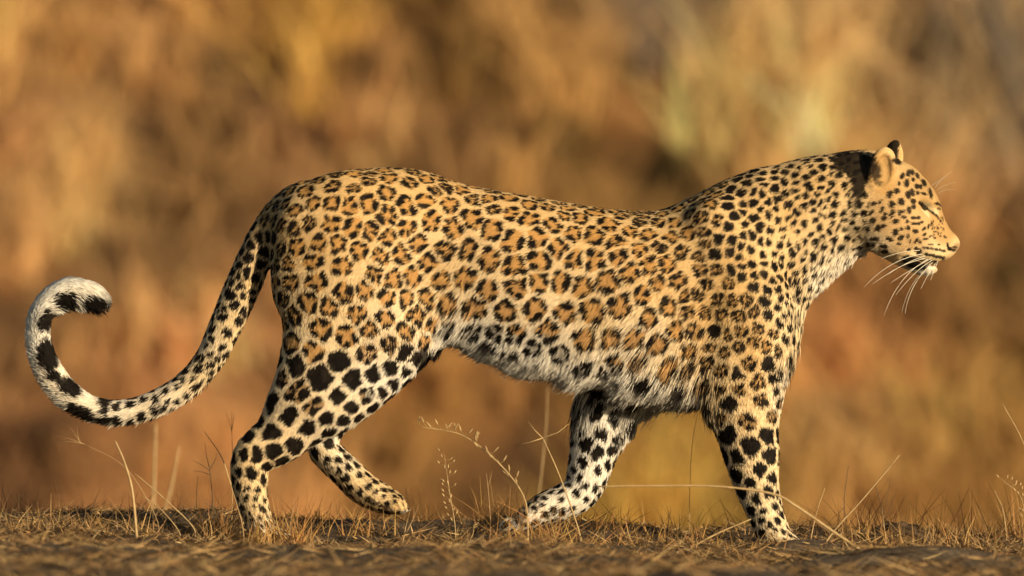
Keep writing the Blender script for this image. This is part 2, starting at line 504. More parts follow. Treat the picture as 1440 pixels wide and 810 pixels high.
# ------------------------------------------------------------------ coat: rosette seeds, colours, hair lengths and directions
# (px, py, rosette spacing, openness)
SPC = np.array([
 (750,350,44,1),(650,330,43,1),(560,290,41,1),(450,330,38,1),(420,300,30,.7),(520,380,38,1),(450,400,40,.95),(450,460,42,.6),(550,430,36,.9),(600,420,38,1),(430,530,43,.08),(480,540,36,.05),(400,590,40,0),
 (350,640,26,0),(350,690,17,0),(362,735,13,0),(850,330,42,1),(850,420,44,1),(850,480,42,.9),(750,420,44,1),(680,440,42,.85),(750,490,40,.55),(680,490,38,0),(740,525,40,0),(820,535,42,0),(900,540,42,.1),(940,480,36,.8),(930,400,36,.95),
 (960,330,31,.8),(1000,290,27,.5),(1040,300,22,.3),(1040,360,21,.35),(1010,400,25,.5),(1050,440,26,.5),(1000,470,24,.35),(1070,500,27,.4),(1110,430,19,.1),(1100,340,19,.15),(1110,280,20,.3),(1150,250,20,.25),(1150,330,18,.05),(1160,390,20,0),
 (1190,250,18,0),(1200,330,17,0),(1110,520,24,.1),(1010,540,29,.15),(1050,570,33,.2),(1050,630,34,.1),(1060,680,28,0),(1080,720,19,0),(1095,760,14,0),
 (855,570,32,0),(840,620,27,0),(828,660,20,0),(805,705,18,0),(750,720,18,0),(570,520,30,0),(500,570,26,0),(480,650,18,0),(540,702,15,0),
 (360,350,24,.6),(340,410,23,.5),(300,490,22,.2),(240,560,22,.1),(170,580,25,.05),(110,565,26,0),
 (600,246,27,.4),(700,266,27,.4),(800,283,26,.4),(900,297,25,.4),(520,240,26,.4)], float)
SPC[:, 2] *= 0.76 + 0.24 * np.clip((SPC[:, 2] - 21) / 11, 0, 1) * 1.0 + 0.0
SPC[(SPC[:, 1] > 560) & (SPC[:, 2] < 22), 2] *= 1.05
SPC[(SPC[:, 2] > 25) & (SPC[:, 1] < 500), 2] *= 0.80
SPC[(SPC[:, 2] > 25) & (SPC[:, 1] >= 500), 2] *= 0.90
SPC[SPC[:, 0] < 395, 2] *= np.where(SPC[SPC[:, 0] < 395, 1] > 620, 1.0, 0.85)
SPC[(SPC[:, 0] > 1020) & (SPC[:, 1] < 480), 2] *= 0.92
# (px, py, goldenness 0 white .. 1 gold)
GLD = np.array([
 (750,285,1),(750,360,.72),(750,430,.47),(750,490,.16),(720,525,.0),(680,500,.05),(900,545,.05),(850,500,.3),(850,400,.6),(850,320,1),(930,480,.4),(930,380,.9),(600,260,1),(600,360,.75),(600,440,.5),(630,475,.15),(480,270,1),(450,340,.9),(450,420,.62),(440,500,.45),(420,560,.45),(385,620,.5),(340,640,.62),(345,700,.6),(362,740,.45),(480,580,.3),(560,470,.45),
 (1040,300,1),(1040,380,1),(1010,440,1),(1050,480,.95),(1050,540,.75),(1050,600,.55),(1060,660,.5),(1080,730,.45),(1110,480,.5),(1120,520,.1),(1105,560,.25),(1100,380,.85),(1100,300,.95),(1150,250,.95),(1160,310,.7),(1130,420,.45),(1160,395,.15),(1190,370,.1),(1200,330,.45),(1200,220,.9),
 (1260,260,.95),(1250,300,.75),(1300,270,.95),(1290,330,.75),(1330,320,1),(1320,355,.8),(1240,345,.3),(1270,350,.55),(1296,384,0),(1215,360,.05),(1235,235,1),
 (380,310,.95),(350,380,.7),(330,440,.55),(300,500,.45),(230,570,.3),(150,585,.2),(90,545,.12),(50,490,0),(45,450,0),(70,405,0),(130,400,0),
 (855,565,.08),(840,620,.06),(825,670,.12),(800,710,.3),(750,720,.5),(590,500,.2),(550,545,.1),(490,600,.15),(480,650,.35),(530,695,.65),(560,705,.8),(470,690,.8)], float)
# (px, py, hair length px)
LEN = np.array([
 (750,285,7.5),(750,400,8.5),(750,480,12),(700,460,10),(800,490,12),(740,528,35),(680,508,33),(850,512,14),(820,545,36),(900,555,35),(960,550,30),(630,478,24),(600,460,12),(560,440,8),(560,300,7.5),(450,340,7.5),(450,450,7.5),(430,550,8),(390,600,8.5),(350,650,8),(355,710,8.5),(370,750,9),(930,400,11),(960,470,13),
 (1040,300,7.5),(1040,400,7.5),(1030,500,7.5),(1050,580,9),(1055,640,8.5),(1065,690,8.5),(1090,750,8.5),(1120,500,26),(1085,480,8),(1085,430,8),(1070,540,8),(1105,550,14),(1126,440,15),(1160,395,15),(1190,370,15),(1150,300,9),(1200,300,10),(1150,230,9),(1220,350,13),
 (1250,300,7),(1290,290,4),(1330,330,2.6),(1345,340,1.6),(1310,350,3.2),(1296,384,6),(1260,350,7),(1235,235,5),(1280,250,5),
 (370,340,9),(345,400,11),(310,480,12),(230,565,13),(150,585,13),(80,540,16),(50,470,18),(80,405,20),(140,415,18),
 (855,570,10),(835,640,9),(800,705,9),(740,730,9),(590,500,10),(530,550,9),(480,640,8.5),(540,700,8.5)], float)

PX2 = np.stack([BV[:, 0], GROUND_ROW - BV[:, 2]], 1)
# which chain owns each vertex -> groom direction
def groom(P):
    W = np.zeros(len(P)); D = np.zeros((len(P), 3))
    def put(d, T, k=10.0):
        nonlocal W, D
        w = np.exp(-np.clip(d + 6, 0, 200) / k) + 1e-12
        W = W + w; D = D + T * w[:, None]
    t = np.tile(np.array([-1.0, 0, -0.30]), (len(P), 1))
    low = np.clip((480 - (P[:, 2] + 0)) / 250, 0, 1)
    t[:, 2] -= 0.75 * low * (P[:, 2] < 480)
    put(torso_d(P), t, 14)
    for n in ('neck', 'skull', 'muzzle', 'chin', 'brisket', 'shoulder', 'shoulder_far', 'thigh', 'stifle', 'thigh_far', 'tail'):
        A = CH[n]
        rm = A[:, 3].max() + 60
        m = ((P > A[:, :3].min(0) - rm) & (P < A[:, :3].max(0) + rm)).all(1)
        d = np.full(len(P), 500.0); T = np.zeros((len(P), 3))
        if m.any(): d[m], T[m] = chain_d(P[m], A, True)
        if n in ('neck', 'skull', 'muzzle'):
            T = -T * 0.9 + np.array([0, 0, -0.30])
        elif n == 'chin':
            T = -T * 0.6 + np.array([0, 0, -0.6])
        elif n == 'brisket':
            T = np.tile(np.array([-0.15, 0, -1.0]), (len(P), 1))
        elif n.startswith('shoulder'):
            s = np.clip((P[:, 2] - up(540)) / 200, 0, 1)[:, None]
            T = T * (1 - 0.6 * s) + np.array([-0.7, 0, -0.2]) * s
        elif n in ('thigh', 'thigh_far', 'stifle'):
            s = np.clip((P[:, 2] - up(500)) / 200, 0, 1)[:, None]
            T = T * (1 - 0.5 * s) + np.array([-0.8, 0, -0.35]) * s
        put(d, T, 9)
    return D / W[:, None]

# --- seeds
NB = len(BV)
cand = rng.permutation(NB)[:60000]
spc_all = idw(PX2, SPC[:, :2], SPC[:, 2:])
headmask = (PX2[:, 0] > 1222) & (PX2[:, 1] < 400)
tailtip = (PX2[:, 0] < 128) & (PX2[:, 1] > 370)
sd_p = np.zeros((6000, 3)); sd_s = np.zeros(6000); ns = 0
for i in cand:
    p = BV[i]; s = spc_all[i, 0] * 0.83
    if ns:
        d2 = ((sd_p[:ns] - p) ** 2).sum(1)
        if (d2 < (0.5 * (s + sd_s[:ns])) ** 2).any(): continue
    sd_p[ns] = p; sd_s[ns] = s; ns += 1
    if ns >= 6000: break
seeds = sd_p[:ns].copy()
sub = rng.permutation(NB)[:70000]
def nearest(Q, C, n):
    t = kdtree.KDTree(len(C))
    for i, p in enumerate(C): t.insert(p, i)
    t.balance()
    I = np.empty((len(Q), n), np.int64)
    for k, q in enumerate(Q):
        r = t.find_n(q, n)
        for j in range(n): I[k, j] = r[j][1]
    return I
for it in range(3):
    I = nearest(BV[sub], seeds, 1)[:, 0]
    w = 1.0 / spc_all[sub, 0] ** 2
    sm = np.zeros_like(seeds); sw = np.zeros(len(seeds))
    np.add.at(sm, I, BV[sub] * w[:, None]); np.add.at(sw, I, w)
    ok = sw > 0
    seeds[ok] = 0.25 * seeds[ok] + 0.75 * sm[ok] / sw[ok][:, None]
snap = nearest(seeds, BV[sub], 1)[:, 0]
seeds = BV[sub][snap]
seed_n = BN[sub][snap]
so_ = idw(np.stack([seeds[:, 0], GROUND_ROW - seeds[:, 2]], 1), SPC[:, :2], SPC[:, 2:])
seed_s, seed_o = so_[:, 0], so_[:, 1]
seed_gap_n = rng.choice([3, 3, 4, 4, 5, 5], len(seeds))
seed_ph = rng.uniform(0, 2 * math.pi, len(seeds))
seed_rnd = rng.uniform(0, 1, (len(seeds), 4))

# hand-placed face marks (px, py, rx, ry, rotation clockwise in the picture)
FACE = [(1261,227,6,3,25),(1277,244,3,4,20),(1283,243,2.4,3.6,-15),(1268,248,3,4,30),(1290,248,2.4,3.4,-25),(1283,253,2.4,2.4,0),(1299,258,2.8,4.5,-30),(1274,258,3,5,15),(1263,259,2.2,2.4,0),(1288,262.5,2.6,2.8,0),(1293.5,263,2.4,2.8,0),(1260,269,3.2,3.4,0),(1250.5,274,3.2,4.2,25),(1281.5,271,2.6,4.6,-10),(1275.5,275,3,4.6,-15),(1289,271.5,2.2,2.2,0),(1298,273,4,1.8,15),(1307.5,273,2.3,6,-10),(1266,284.5,3.5,4.6,-20),(1254,288,4,4.2,20),(1282.5,283.5,3.2,3,0),(1229,286,2.8,2.6,0),(1238,284.5,1.8,3,25),(1240,295,2,4.2,30),(1226,299,2,4,30),(1283,291.5,2.8,3,0),(1276.5,294,2.6,2.6,0),(1277,298.5,2.2,2.6,0),(1254,301,2.5,5,20),(1243.5,305,3,5.2,20),(1265,300,2.5,3.5,15),(1270,297.5,1.6,2,0),(1270,306,2.1,2,0),(1283,307,3.2,2,0),(1290,306,2.6,1.9,0),(1317,287,3,1.8,25),(1324,290.5,4,1.4,25),(1319,294,3,1.2,20),
 (1232,335,4.4,3.3,0),(1235,320,3.7,3.6,0),(1221.5,321,3.6,3.6,0),(1228,310,3.6,3.8,0),(1243,317,2.5,2.3,0),(1259,326.5,3.6,4.2,25),(1252,336,4.6,2.4,20),(1267,333.5,4,2.5,-20),(1244,346,4.2,2.6,0),(1246,353.5,4,3,0),(1211,357,6,4.6,0),(1213,333,5.5,4.2,20),(1228,344,5,2.4,10),(1206,345,3.8,2.6,15),(1264,342,3,1.3,5),(1267.5,322,2,2.2,0),(1276,321,2.2,3,0),(1274,312,2,2,0),(1259,312,4,2.8,-20),(1270,306,2,2,0),(1286,315,5,1.7,0),(1294,313,3,1.5,-35),(1285.5,325.5,3.7,2.5,10),(1298.5,330,2.6,1.8,-30),(1297.5,322,3,1.6,-30),(1304,319,1.3,3,15),(1308,315,1,3,10),(1310,321,1,2.4,10),(1276,332.5,1.5,3,0),(1279.5,338.5,1.5,1.8,0),(1288,338,1.8,3.6,35),(1292.5,340,1.4,2.6,-30),(1300,336,3,1.4,-10),(1307,332.5,2.6,1.3,-20),(1313,335,1.8,1.2,0),(1307,344,3.6,1.1,0),(1317.5,321,1.4,1.5,0),(1328,334,2.4,1.3,30),(1319,344,1.4,1.1,0),(1278.5,350,2.4,2.2,0),(1287,350,2.6,2.2,0),(1291,354.5,3.4,4,0)]
for k in range(6): FACE.append((1298 + 5.6 * k, 348.3 + 0.95 * k, 2.4, 1.6, 10))
for k in range(6): FACE.append((1301.5 + 4.7 * k, 357.8 + 0.95 * k, 2.9, 1.8, 10))
for k in range(5): FACE.append((1305.5 + 4.5 * k, 366 + 0.8 * k, 2.0, 1.3, 10))
for k in range(4): FACE.append((1307 + 4.0 * k, 373 + 0.4 * k, 1.3, 0.9, 0))
rf = np.random.default_rng(3)
for k in range(44):
    FACE.append((rf.uniform(1309, 1327), rf.uniform(303, 334), 0.75, 0.75, 0))
# long soft marks: eye lines, then cheek shadow painted on the neck; rows of (x0,y0,x1,y1,halfwidth, strength)
LINES = [(1292,285.5,1297,289.5,3.0,1),(1297,289.5,1316,304,1.9,1),(1316,304,1320,309,1.2,.7),(1196,330,1206,275,4.5,.45),(1196,330,1192,350,4,.4)]
TAILM = [(85,424,17,11,-28),(128,423,24,12,12),(63,457,13,19,12),(69,505,14,25,-14),(101,547,20,11,38),(119,580,24,9,22),(80,532,9,8,0),(150,566,10,7,10),(152,590,13,6,-5)]

def ell2(P2, e):
    x, y, rx, ry, a = e
    a = math.radians(a); ca, sa = math.cos(a), math.sin(a)
    dx = P2[:, 0] - x; dy = P2[:, 1] - y
    u = dx * ca + dy * sa; v = -dx * sa + dy * ca
    return np.sqrt((u / rx) ** 2 + (v / ry) ** 2)

def sm01(a, b, x):
    t = np.clip((x - a) / (b - a), 0, 1)
    return t * t * (3 - 2 * t)

WHITE = np.array([0.86, 0.81, 0.72]); PALE = np.array([0.80, 0.63, 0.385]); GOLD = np.array([0.68, 0.46, 0.205])
TAWNY = np.array([0.37, 0.16, 0.035]); DARK = np.array([0.010, 0.007, 0.005]); PINK = np.array([0.17, 0.085, 0.045])
COARSE_NEAR = nearest(BV[:NCO], seeds, 9)
def coat(P, Nn, anchor, fuzz=1.0):
    """albedo of the coat at skin points P (pixel space)"""
    P2 = np.stack([P[:, 0], GROUND_ROW - P[:, 2]], 1)
    g = idw(P2, GLD[:, :2], GLD[:, 2:])[:, 0]
    g = g + 0.10 * noise3(P, 60)
    under = sm01(0.15, 0.75, -Nn[:, 2]) * ((P2[:, 0] > 560) & (P2[:, 0] < 1110) & (P2[:, 1] > 440))
    g = g * (1 - 0.8 * under)
    # inner faces of the legs are pale
    inner = np.where(P[:, 1] < 0, sm01(0.2, 0.8, Nn[:, 1]), sm01(0.2, 0.8, -Nn[:, 1])) * (P2[:, 1] > 540) * ~((P2[:, 0] < 600) & (P2[:, 1] > 625) & (P[:, 1] > 0))
    g = g * (1 - 0.7 * inner)
    g = np.clip(g, 0, 1)[:, None]
    base = np.where(g < 0.5, WHITE + (PALE - WHITE) * g * 2, PALE + (GOLD - PALE) * (g - 0.5) * 2)
    # far (right hand) side wobble
    Q = P + np.stack([noise3(P + 11, 13), noise3(P + 57, 13), noise3(P + 91, 13)], 1) * 3.2 + np.stack([noise3(P + 5, 5), noise3(P + 77, 5), noise3(P + 31, 5)], 1) * 1.3
    I = COARSE_NEAR[anchor]
    dd = np.stack([((Q - seeds[I[:, j]]) ** 2).sum(1) for j in range(9)], 1)
    I = np.take_along_axis(I, np.argsort(dd, 1)[:, :6], 1)
    c0 = seeds[I[:, 0]]; s = seed_s[I[:, 0]]; o = seed_o[I[:, 0]]
    v = Q - c0
    border = np.full(len(P), 1e3)
    for j in range(1, 6):
        cj = seeds[I[:, j]]
        e = cj - c0; L = np.linalg.norm(e, axis=1) + 1e-6
        border = np.minimum(border, L / 2 - (v * e).sum(1) / L)
    # local angle on the skin
    n0 = seed_n[I[:, 0]]
    ref = np.where(np.abs(n0[:, :1]) < 0.8, np.array([[1.0, 0, 0]]), np.array([[0, 0, 1.0]]))
    a1 = np.cross(n0, ref); a1 /= np.linalg.norm(a1, axis=1)[:, None]
    a2 = np.cross(n0, a1)
    u1 = (v * a1).sum(1); u2 = (v * a2).sum(1)
    r = np.linalg.norm(v, axis=1)
    th = np.arctan2(u2, u1)
    R = seed_rnd[I[:, 0]]
    cosn = np.cos(seed_gap_n[I[:, 0]] * (th + 0.35 * np.sin(th + 6 * R[:, 3])) + seed_ph[I[:, 0]])
    depth = np.minimum(border, 0.60 * s - r)
    # solid spots sit further from the cell border; small ones too
    HLP = idw(P2, LEN[:, :2], LEN[:, 2:])[:, 0]
    e_out = s * (0.052 + 0.055 * (1 - o) + (0.05 + 0.09 * (o < 0.3)) * (R[:, 0] - 0.45) + 0.018 * (1 - cosn) * o + 0.04 * sm01(18, 12, s) + 0.05 * (g[:, 0] < 0.3) * (HLP > 14) + 0.05 * ((g[:, 0] < 0.45) & (P2[:, 0] > 1125)) - 0.035 * sm01(0.72, 0.95, Nn[:, 2]))
    thick = s * (0.232 + 0.055 * cosn + 0.06 * (R[:, 1] - .5))
    soft = 1.4 * fuzz
    outer = sm01(-soft, soft, depth - e_out)
    ringin = sm01(-soft, soft, depth - e_out - thick)
    gw = -1.0 + 0.50 * R[:, 2]
    gap = sm01(gw - 0.12, gw + 0.16, cosn)
    # openness: how much of a tawny centre shows; half-open ones keep a small off-centre gap
    open_ = np.clip(o * 1.3 - 0.10 + 0.5 * (R[:, 3] - 0.5) * (o > 0.03), 0, 1)
    is_open = (open_ > 0.42) & (s > 20 + 7 * R[:, 0])
    half = (open_ > 0.15) & ~is_open & (s > 20)
    ringin = np.where(is_open, ringin, np.where(half, sm01(-soft, soft, depth - e_out - thick * 1.35) * (cosn < 0.2), 0.0))
    dark = outer * (1 - ringin) * np.where(is_open, gap, np.where(half, 0.35 + 0.65 * gap, 1.0))
    cen0 = np.where(is_open, 1.0, np.where(half, 0.8, 0.0))
    cen = outer * cen0
    tw = np.array([0.54, 0.285, 0.078])
    white_zone = (g[:, 0] < 0.2)[:, None]
    tw = np.where(white_zone, base * 0.55, tw)
    colr = base + (tw - base) * (cen * 0.85)[:, None]
    # suppress procedural marks on face and tail tip
    hm = sm01(1218, 1230, P2[:, 0] + 0.0 * P2[:, 1]) * (P2[:, 1] < 402)
    tm = sm01(150, 132, P2[:, 0]) * (P2[:, 1] > 370)
    keep = 1 - np.maximum(hm, tm)
    dark = dark * keep
    colr = base + (colr - base) * keep[:, None]
    # a dark line of merged spots along the spine
    dark = dark * (1 - 0.75 * sm01(0.68, 0.95, -Nn[:, 2]) * ((P2[:, 0] > 640) & (P2[:, 0] < 985) & (P2[:, 1] > 470) & (np.abs(P[:, 1]) < 110) & (P2[:, 1] < 575)))
    # hand-placed marks
    wob = np.stack([noise3(P + 3, 4), noise3(P + 8, 4)], 1)
    m = np.nonzero(hm > 0)[0]
    if len(m):
        p2 = P2[m] + wob[m] * 0.5
        k = np.zeros(len(m))
        for e in FACE: k = np.maximum(k, 1 - sm01(1.12, 1.5, ell2(p2, e)))
        dark[m] = np.maximum(dark[m], k * 0.97)
    m = np.nonzero(P2[:, 0] < 180)[0]
    if len(m):
        p2 = P2[m] + wob[m] * 3
        k = np.zeros(len(m))
        for e in TAILM: k = np.maximum(k, 1 - sm01(0.82, 1.12, ell2(p2, e)))
        dark[m] = np.maximum(dark[m], k)
    m = np.nonzero(P2[:, 0] > 1160)[0]
    if len(m):
        p2 = P2[m] + wob[m] * 0.6; k = np.zeros(len(m))
        for x0, y0, x1, y1, hw, st in LINES:
            d = np.array([x1 - x0, y1 - y0], float)
            t = np.clip(((p2 - (x0, y0)) @ d) / (d @ d), 0, 1)
            q = np.linalg.norm(p2 - (x0, y0) - t[:, None] * d, axis=1)
            k = np.maximum(k, (1 - sm01(hw * .6, hw * 1.3, q)) * st)
        # dark nape behind the ear
        nape = 1 - sm01(0.88, 1.14, ell2(p2 + wob[m] * 4, (1203, 231, 33, 20, 12)))
        nape = np.maximum(nape, 1 - sm01(0.8, 1.2, ell2(p2 + wob[m] * 4, (1207, 260, 11, 24, 8))))
        k = np.maximum(k, nape * 0.97)
        # lips, nostril, and shade painted into the ear hollow
        lip = 1 - sm01(0.8, 1.1, ell2(p2, (1286, 369.5, 20, 9.5, 20)))
        k = np.maximum(k, lip)
        k = np.maximum(k, 1 - sm01(0.75, 1.1, ell2(p2, (1337, 351, 7.5, 3.6, 12))))
        k = np.maximum(k, 1 - sm01(0.75, 1.1, ell2(p2, (1331.5, 346, 1.9, 5, -15))))
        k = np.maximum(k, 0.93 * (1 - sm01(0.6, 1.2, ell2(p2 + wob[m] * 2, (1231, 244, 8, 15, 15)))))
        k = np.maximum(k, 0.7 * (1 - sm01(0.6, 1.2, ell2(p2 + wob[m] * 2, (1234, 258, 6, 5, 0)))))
        dark[m] = np.maximum(dark[m], k)
        # pale lids, muzzle and nose leather
        brd = 1 - sm01(0.5, 1.2, ell2(p2, (1322, 318, 22, 34, -20)))
        brd = np.maximum(brd, 0.7 * (1 - sm01(0.6, 1.1, ell2(p2, (1275, 295, 60, 70, 0)))))
        colr[m] += (np.array([0.44, 0.26, 0.098]) - colr[m]) * (brd * 0.85)[:, None]
        lid = 1 - sm01(0.7, 1.2, ell2(p2, (1309, 293.5, 14, 4.2, 40)))
        lid = np.maximum(lid, 1 - sm01(0.7, 1.2, ell2(p2, (1300, 299, 9, 3, 50))))
        colr[m] += (np.array([0.72, 0.56, 0.32]) - colr[m]) * (lid * 0.9)[:, None]
        nose = 1 - sm01(0.6, 1.2, ell2(p2, (1346, 348, 7, 8, 0)))
        colr[m] += (PINK - colr[m]) * (nose * 0.55)[:, None]
        earr = 1 - sm01(0.8, 1.1, ell2(p2, (1238, 242, 21, 34, -14)))
        earr *= (P[m, 1] < -25)
        colr[m] += (np.array([0.50, 0.30, 0.11]) - colr[m]) * (earr * 0.75)[:, None]
        far_ear = ((P[m, 1] > 15) & (p2[:, 1] < 232) & (p2[:, 0] > 1238) & (p2[:, 0] < 1268 - (p2[:, 1] - 196) * 0.15)) * 0.96
        dark[m] = np.maximum(dark[m], far_ear)
        near_back = ((P[m, 1] < -20) & (Nn[m, 0] < -0.5) & (p2[:, 1] < 262) & (p2[:, 0] > 1205) & (p2[:, 0] < 1232)) * 0.9
        dark[m] = np.maximum(dark[m], near_back)
    # dark groin patch, then painted ellipses at armpit, far foreleg and paws
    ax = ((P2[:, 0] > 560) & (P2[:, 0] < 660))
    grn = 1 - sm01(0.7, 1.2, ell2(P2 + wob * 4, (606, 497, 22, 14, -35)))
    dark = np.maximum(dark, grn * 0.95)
    for e, far in (((872, 553, 30, 14, 6), 1), ((966, 540, 9, 20, 0), 0), ((822, 560, 9, 16, 0), 1), ((730, 730, 13, 15, 30), 1), ((548, 722, 16, 6, 10), 1), ((512, 716, 18, 5, 25), 1)):  # armpit and far foreleg top: cast shade painted in; paws: dark toes and soles
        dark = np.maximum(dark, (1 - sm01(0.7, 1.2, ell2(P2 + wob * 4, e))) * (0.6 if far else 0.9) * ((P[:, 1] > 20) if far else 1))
    dk = DARK[None] + 0.020 * np.clip(noise3(P, 9), 0, 1)[:, None] * np.array([1, .75, .5])
    colr = colr + (dk - colr) * np.clip(dark, 0, 1)[:, None]
    return colr

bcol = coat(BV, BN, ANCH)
body_mat = attr_mat('leopard_skin', 'coat', rough=0.75, spec=0.12)
leopard = bpy.data.objects.new('leopard', None)
COL.objects.link(leopard)
leopard.empty_display_size = 0.2
tag(leopard, 'golden spotted leopard striding to the right with its tail curled upward', 'leopard')
body = mesh_obj('body', to_world(BV), BF, body_mat, leopard)
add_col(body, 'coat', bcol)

# --- fur
NH = 430000
tri = np.concatenate([BF[:, [0, 1, 2]], BF[:, [0, 2, 3]]])
e1 = BV[tri[:, 1]] - BV[tri[:, 0]]; e2 = BV[tri[:, 2]] - BV[tri[:, 0]]
area = 0.5 * np.linalg.norm(np.cross(e1, e2), axis=1)
tn = BN[tri].mean(1)
tc_ = BV[tri].mean(1)
dens = np.where(tn[:, 1] < 0.25, 1.0, 0.28)
dens = dens * np.where((tc_[:, 0] > 1215) & (tc_[:, 2] > up(395)), 2.6, 1.0)
dens = dens * np.where((tn[:, 2] < -0.25) & (tc_[:, 0] > 620) & (tc_[:, 0] < 1000) & (tc_[:, 2] > up(575)) & (tn[:, 1] < 0.3), 1.7, 1.0)
wgt = area * dens
pick = rng.choice(len(tri), NH, p=wgt / wgt.sum())
u = rng.uniform(size=(NH, 2)); fl = u.sum(1) > 1; u[fl] = 1 - u[fl]
bc = np.stack([1 - u.sum(1), u[:, 0], u[:, 1]], 1)
T3 = tri[pick]
RP = (BV[T3] * bc[:, :, None]).sum(1)
RN = (BN[T3] * bc[:, :, None]).sum(1); RN /= np.linalg.norm(RN, axis=1)[:, None]
VG = groom(BV)
G = (VG[T3] * bc[:, :, None]).sum(1)
G = G - RN * (G * RN).sum(1)[:, None]
G /= np.linalg.norm(G, axis=1)[:, None] + 1e-6
clump = np.stack([noise3(RP + 40, 7), noise3(RP + 80, 7), noise3(RP + 120, 7)], 1)
big = np.stack([noise3(RP + 200, 30), noise3(RP + 240, 30), noise3(RP + 280, 30)], 1)
G = G + 0.30 * clump + 0.16 * big + 0.16 * rng.normal(size=(NH, 3))
G = G - RN * (G * RN).sum(1)[:, None]
G /= np.linalg.norm(G, axis=1)[:, None] + 1e-6
RP2 = np.stack([RP[:, 0], GROUND_ROW - RP[:, 2]], 1)
HL = idw(RP2, LEN[:, :2], LEN[:, 2:])[:, 0]
HL = HL * (0.62 + 0.30 * sm01(10, 22, HL))
HL = HL * rng.uniform(0.65, 1.25, NH) * np.where(rng.uniform(size=NH) < 0.03, 1.35, 1.0)
lift = np.clip(0.34 + 0.10 * rng.normal(size=NH), 0.12, 0.8)
lift = lift - 0.10 * sm01(9, 16, HL)
hang = sm01(7, 14, HL) * sm01(0.05, 0.7, -RN[:, 2])
lift = np.clip(lift + 0.42 * hang, 0.08, 0.85)
KP = 4
HP = np.zeros((NH, KP, 3))
for k in range(KP):
    t = k / (KP - 1)
    ln = lift * (t - 0.42 * t * t)
    tg = np.sqrt(np.clip(1 - lift ** 2, 0.2, 1)) * (t * 0.85 + 0.15 * t * t)
    HP[:, k] = RP - RN * 0.5 + HL[:, None] * (RN * ln[:, None] + G * tg[:, None])
    HP[:, k, 2] -= HL * (0.10 + 0.25 * sm01(7, 14, HL)) * t * t
nco_f = len(FCO)
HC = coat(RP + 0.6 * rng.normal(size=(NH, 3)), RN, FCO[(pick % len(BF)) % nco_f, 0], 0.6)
HC = HC * (1 + 0.14 * rng.normal(size=(NH, 1))).clip(0.6, 1.4)
fur_d = bpy.data.hair_curves.new('fur')
fur_d.add_curves([KP] * NH)
fur_d.points.foreach_set('position', np.ascontiguousarray(to_world(HP.reshape(-1, 3)), np.float32).ravel())
rad = np.array([1.0, 0.95, 0.7, 0.15])[None] * np.where(HL < 5, 0.42, np.where(HL > 14, 0.62, 0.55))[:, None] / S
ra = fur_d.attributes.get('radius') or fur_d.attributes.new('radius', 'FLOAT', 'POINT')
ra.data.foreach_set('value', np.ascontiguousarray(rad, np.float32).ravel())
a = fur_d.attributes.new('hair_color', 'FLOAT_COLOR', 'CURVE')
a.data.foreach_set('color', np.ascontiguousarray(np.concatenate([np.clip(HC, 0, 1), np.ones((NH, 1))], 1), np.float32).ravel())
a = fur_d.attributes.new('skin_normal', 'FLOAT_VECTOR', 'CURVE')
SNH = RN.copy()                      # hanging belly hair faces outward more than the skin under it does
lng = sm01(6, 13, HL) * (RN[:, 2] < 0)
SNH[:, 2] *= 1 - 0.92 * lng
SNH[:, 1] -= 0.5 * lng * np.sign(-RN[:, 1] + 1e-6)
SNH /= np.linalg.norm(SNH, axis=1)[:, None]
a.data.foreach_set('vector', np.ascontiguousarray(SNH, np.float32).ravel())
fm, nt, b = new_mat('leopard_fur')
at = nt.nodes.new('ShaderNodeAttribute'); at.attribute_name = 'hair_color'
an = nt.nodes.new('ShaderNodeAttribute'); an.attribute_name = 'skin_normal'
ge = nt.nodes.new('ShaderNodeNewGeometry')
mxn = nt.nodes.new('ShaderNodeMix'); mxn.data_type = 'VECTOR'
mxn.inputs['Factor'].default_value = 0.30
nt.links.new(an.outputs['Vector'], mxn.inputs['A']); nt.links.new(ge.outputs['Normal'], mxn.inputs['B'])
vn = nt.nodes.new('ShaderNodeVectorMath'); vn.operation = 'NORMALIZE'
nt.links.new(mxn.outputs['Result'], vn.inputs[0])
nt.links.new(at.outputs['Color'], b.inputs['Base Color'])
nt.links.new(vn.outputs[0], b.inputs['Normal'])
b.inputs['Roughness'].default_value = 0.65
b.inputs['Specular IOR Level'].default_value = 0.10
tr = nt.nodes.new('ShaderNodeBsdfTranslucent')
nt.links.new(at.outputs['Color'], tr.inputs['Color']); nt.links.new(vn.outputs[0], tr.inputs['Normal'])
ms = nt.nodes.new('ShaderNodeMixShader'); ms.inputs[0].default_value = 0.22
nt.links.new(b.outputs[0], ms.inputs[1]); nt.links.new(tr.outputs[0], ms.inputs[2])
nt.links.new(ms.outputs[0], nt.nodes['Material Output'].inputs['Surface'])
fur_d.materials.append(fm)
fur = bpy.data.objects.new('fur', fur_d)
COL.objects.link(fur)
fur.parent = leopard

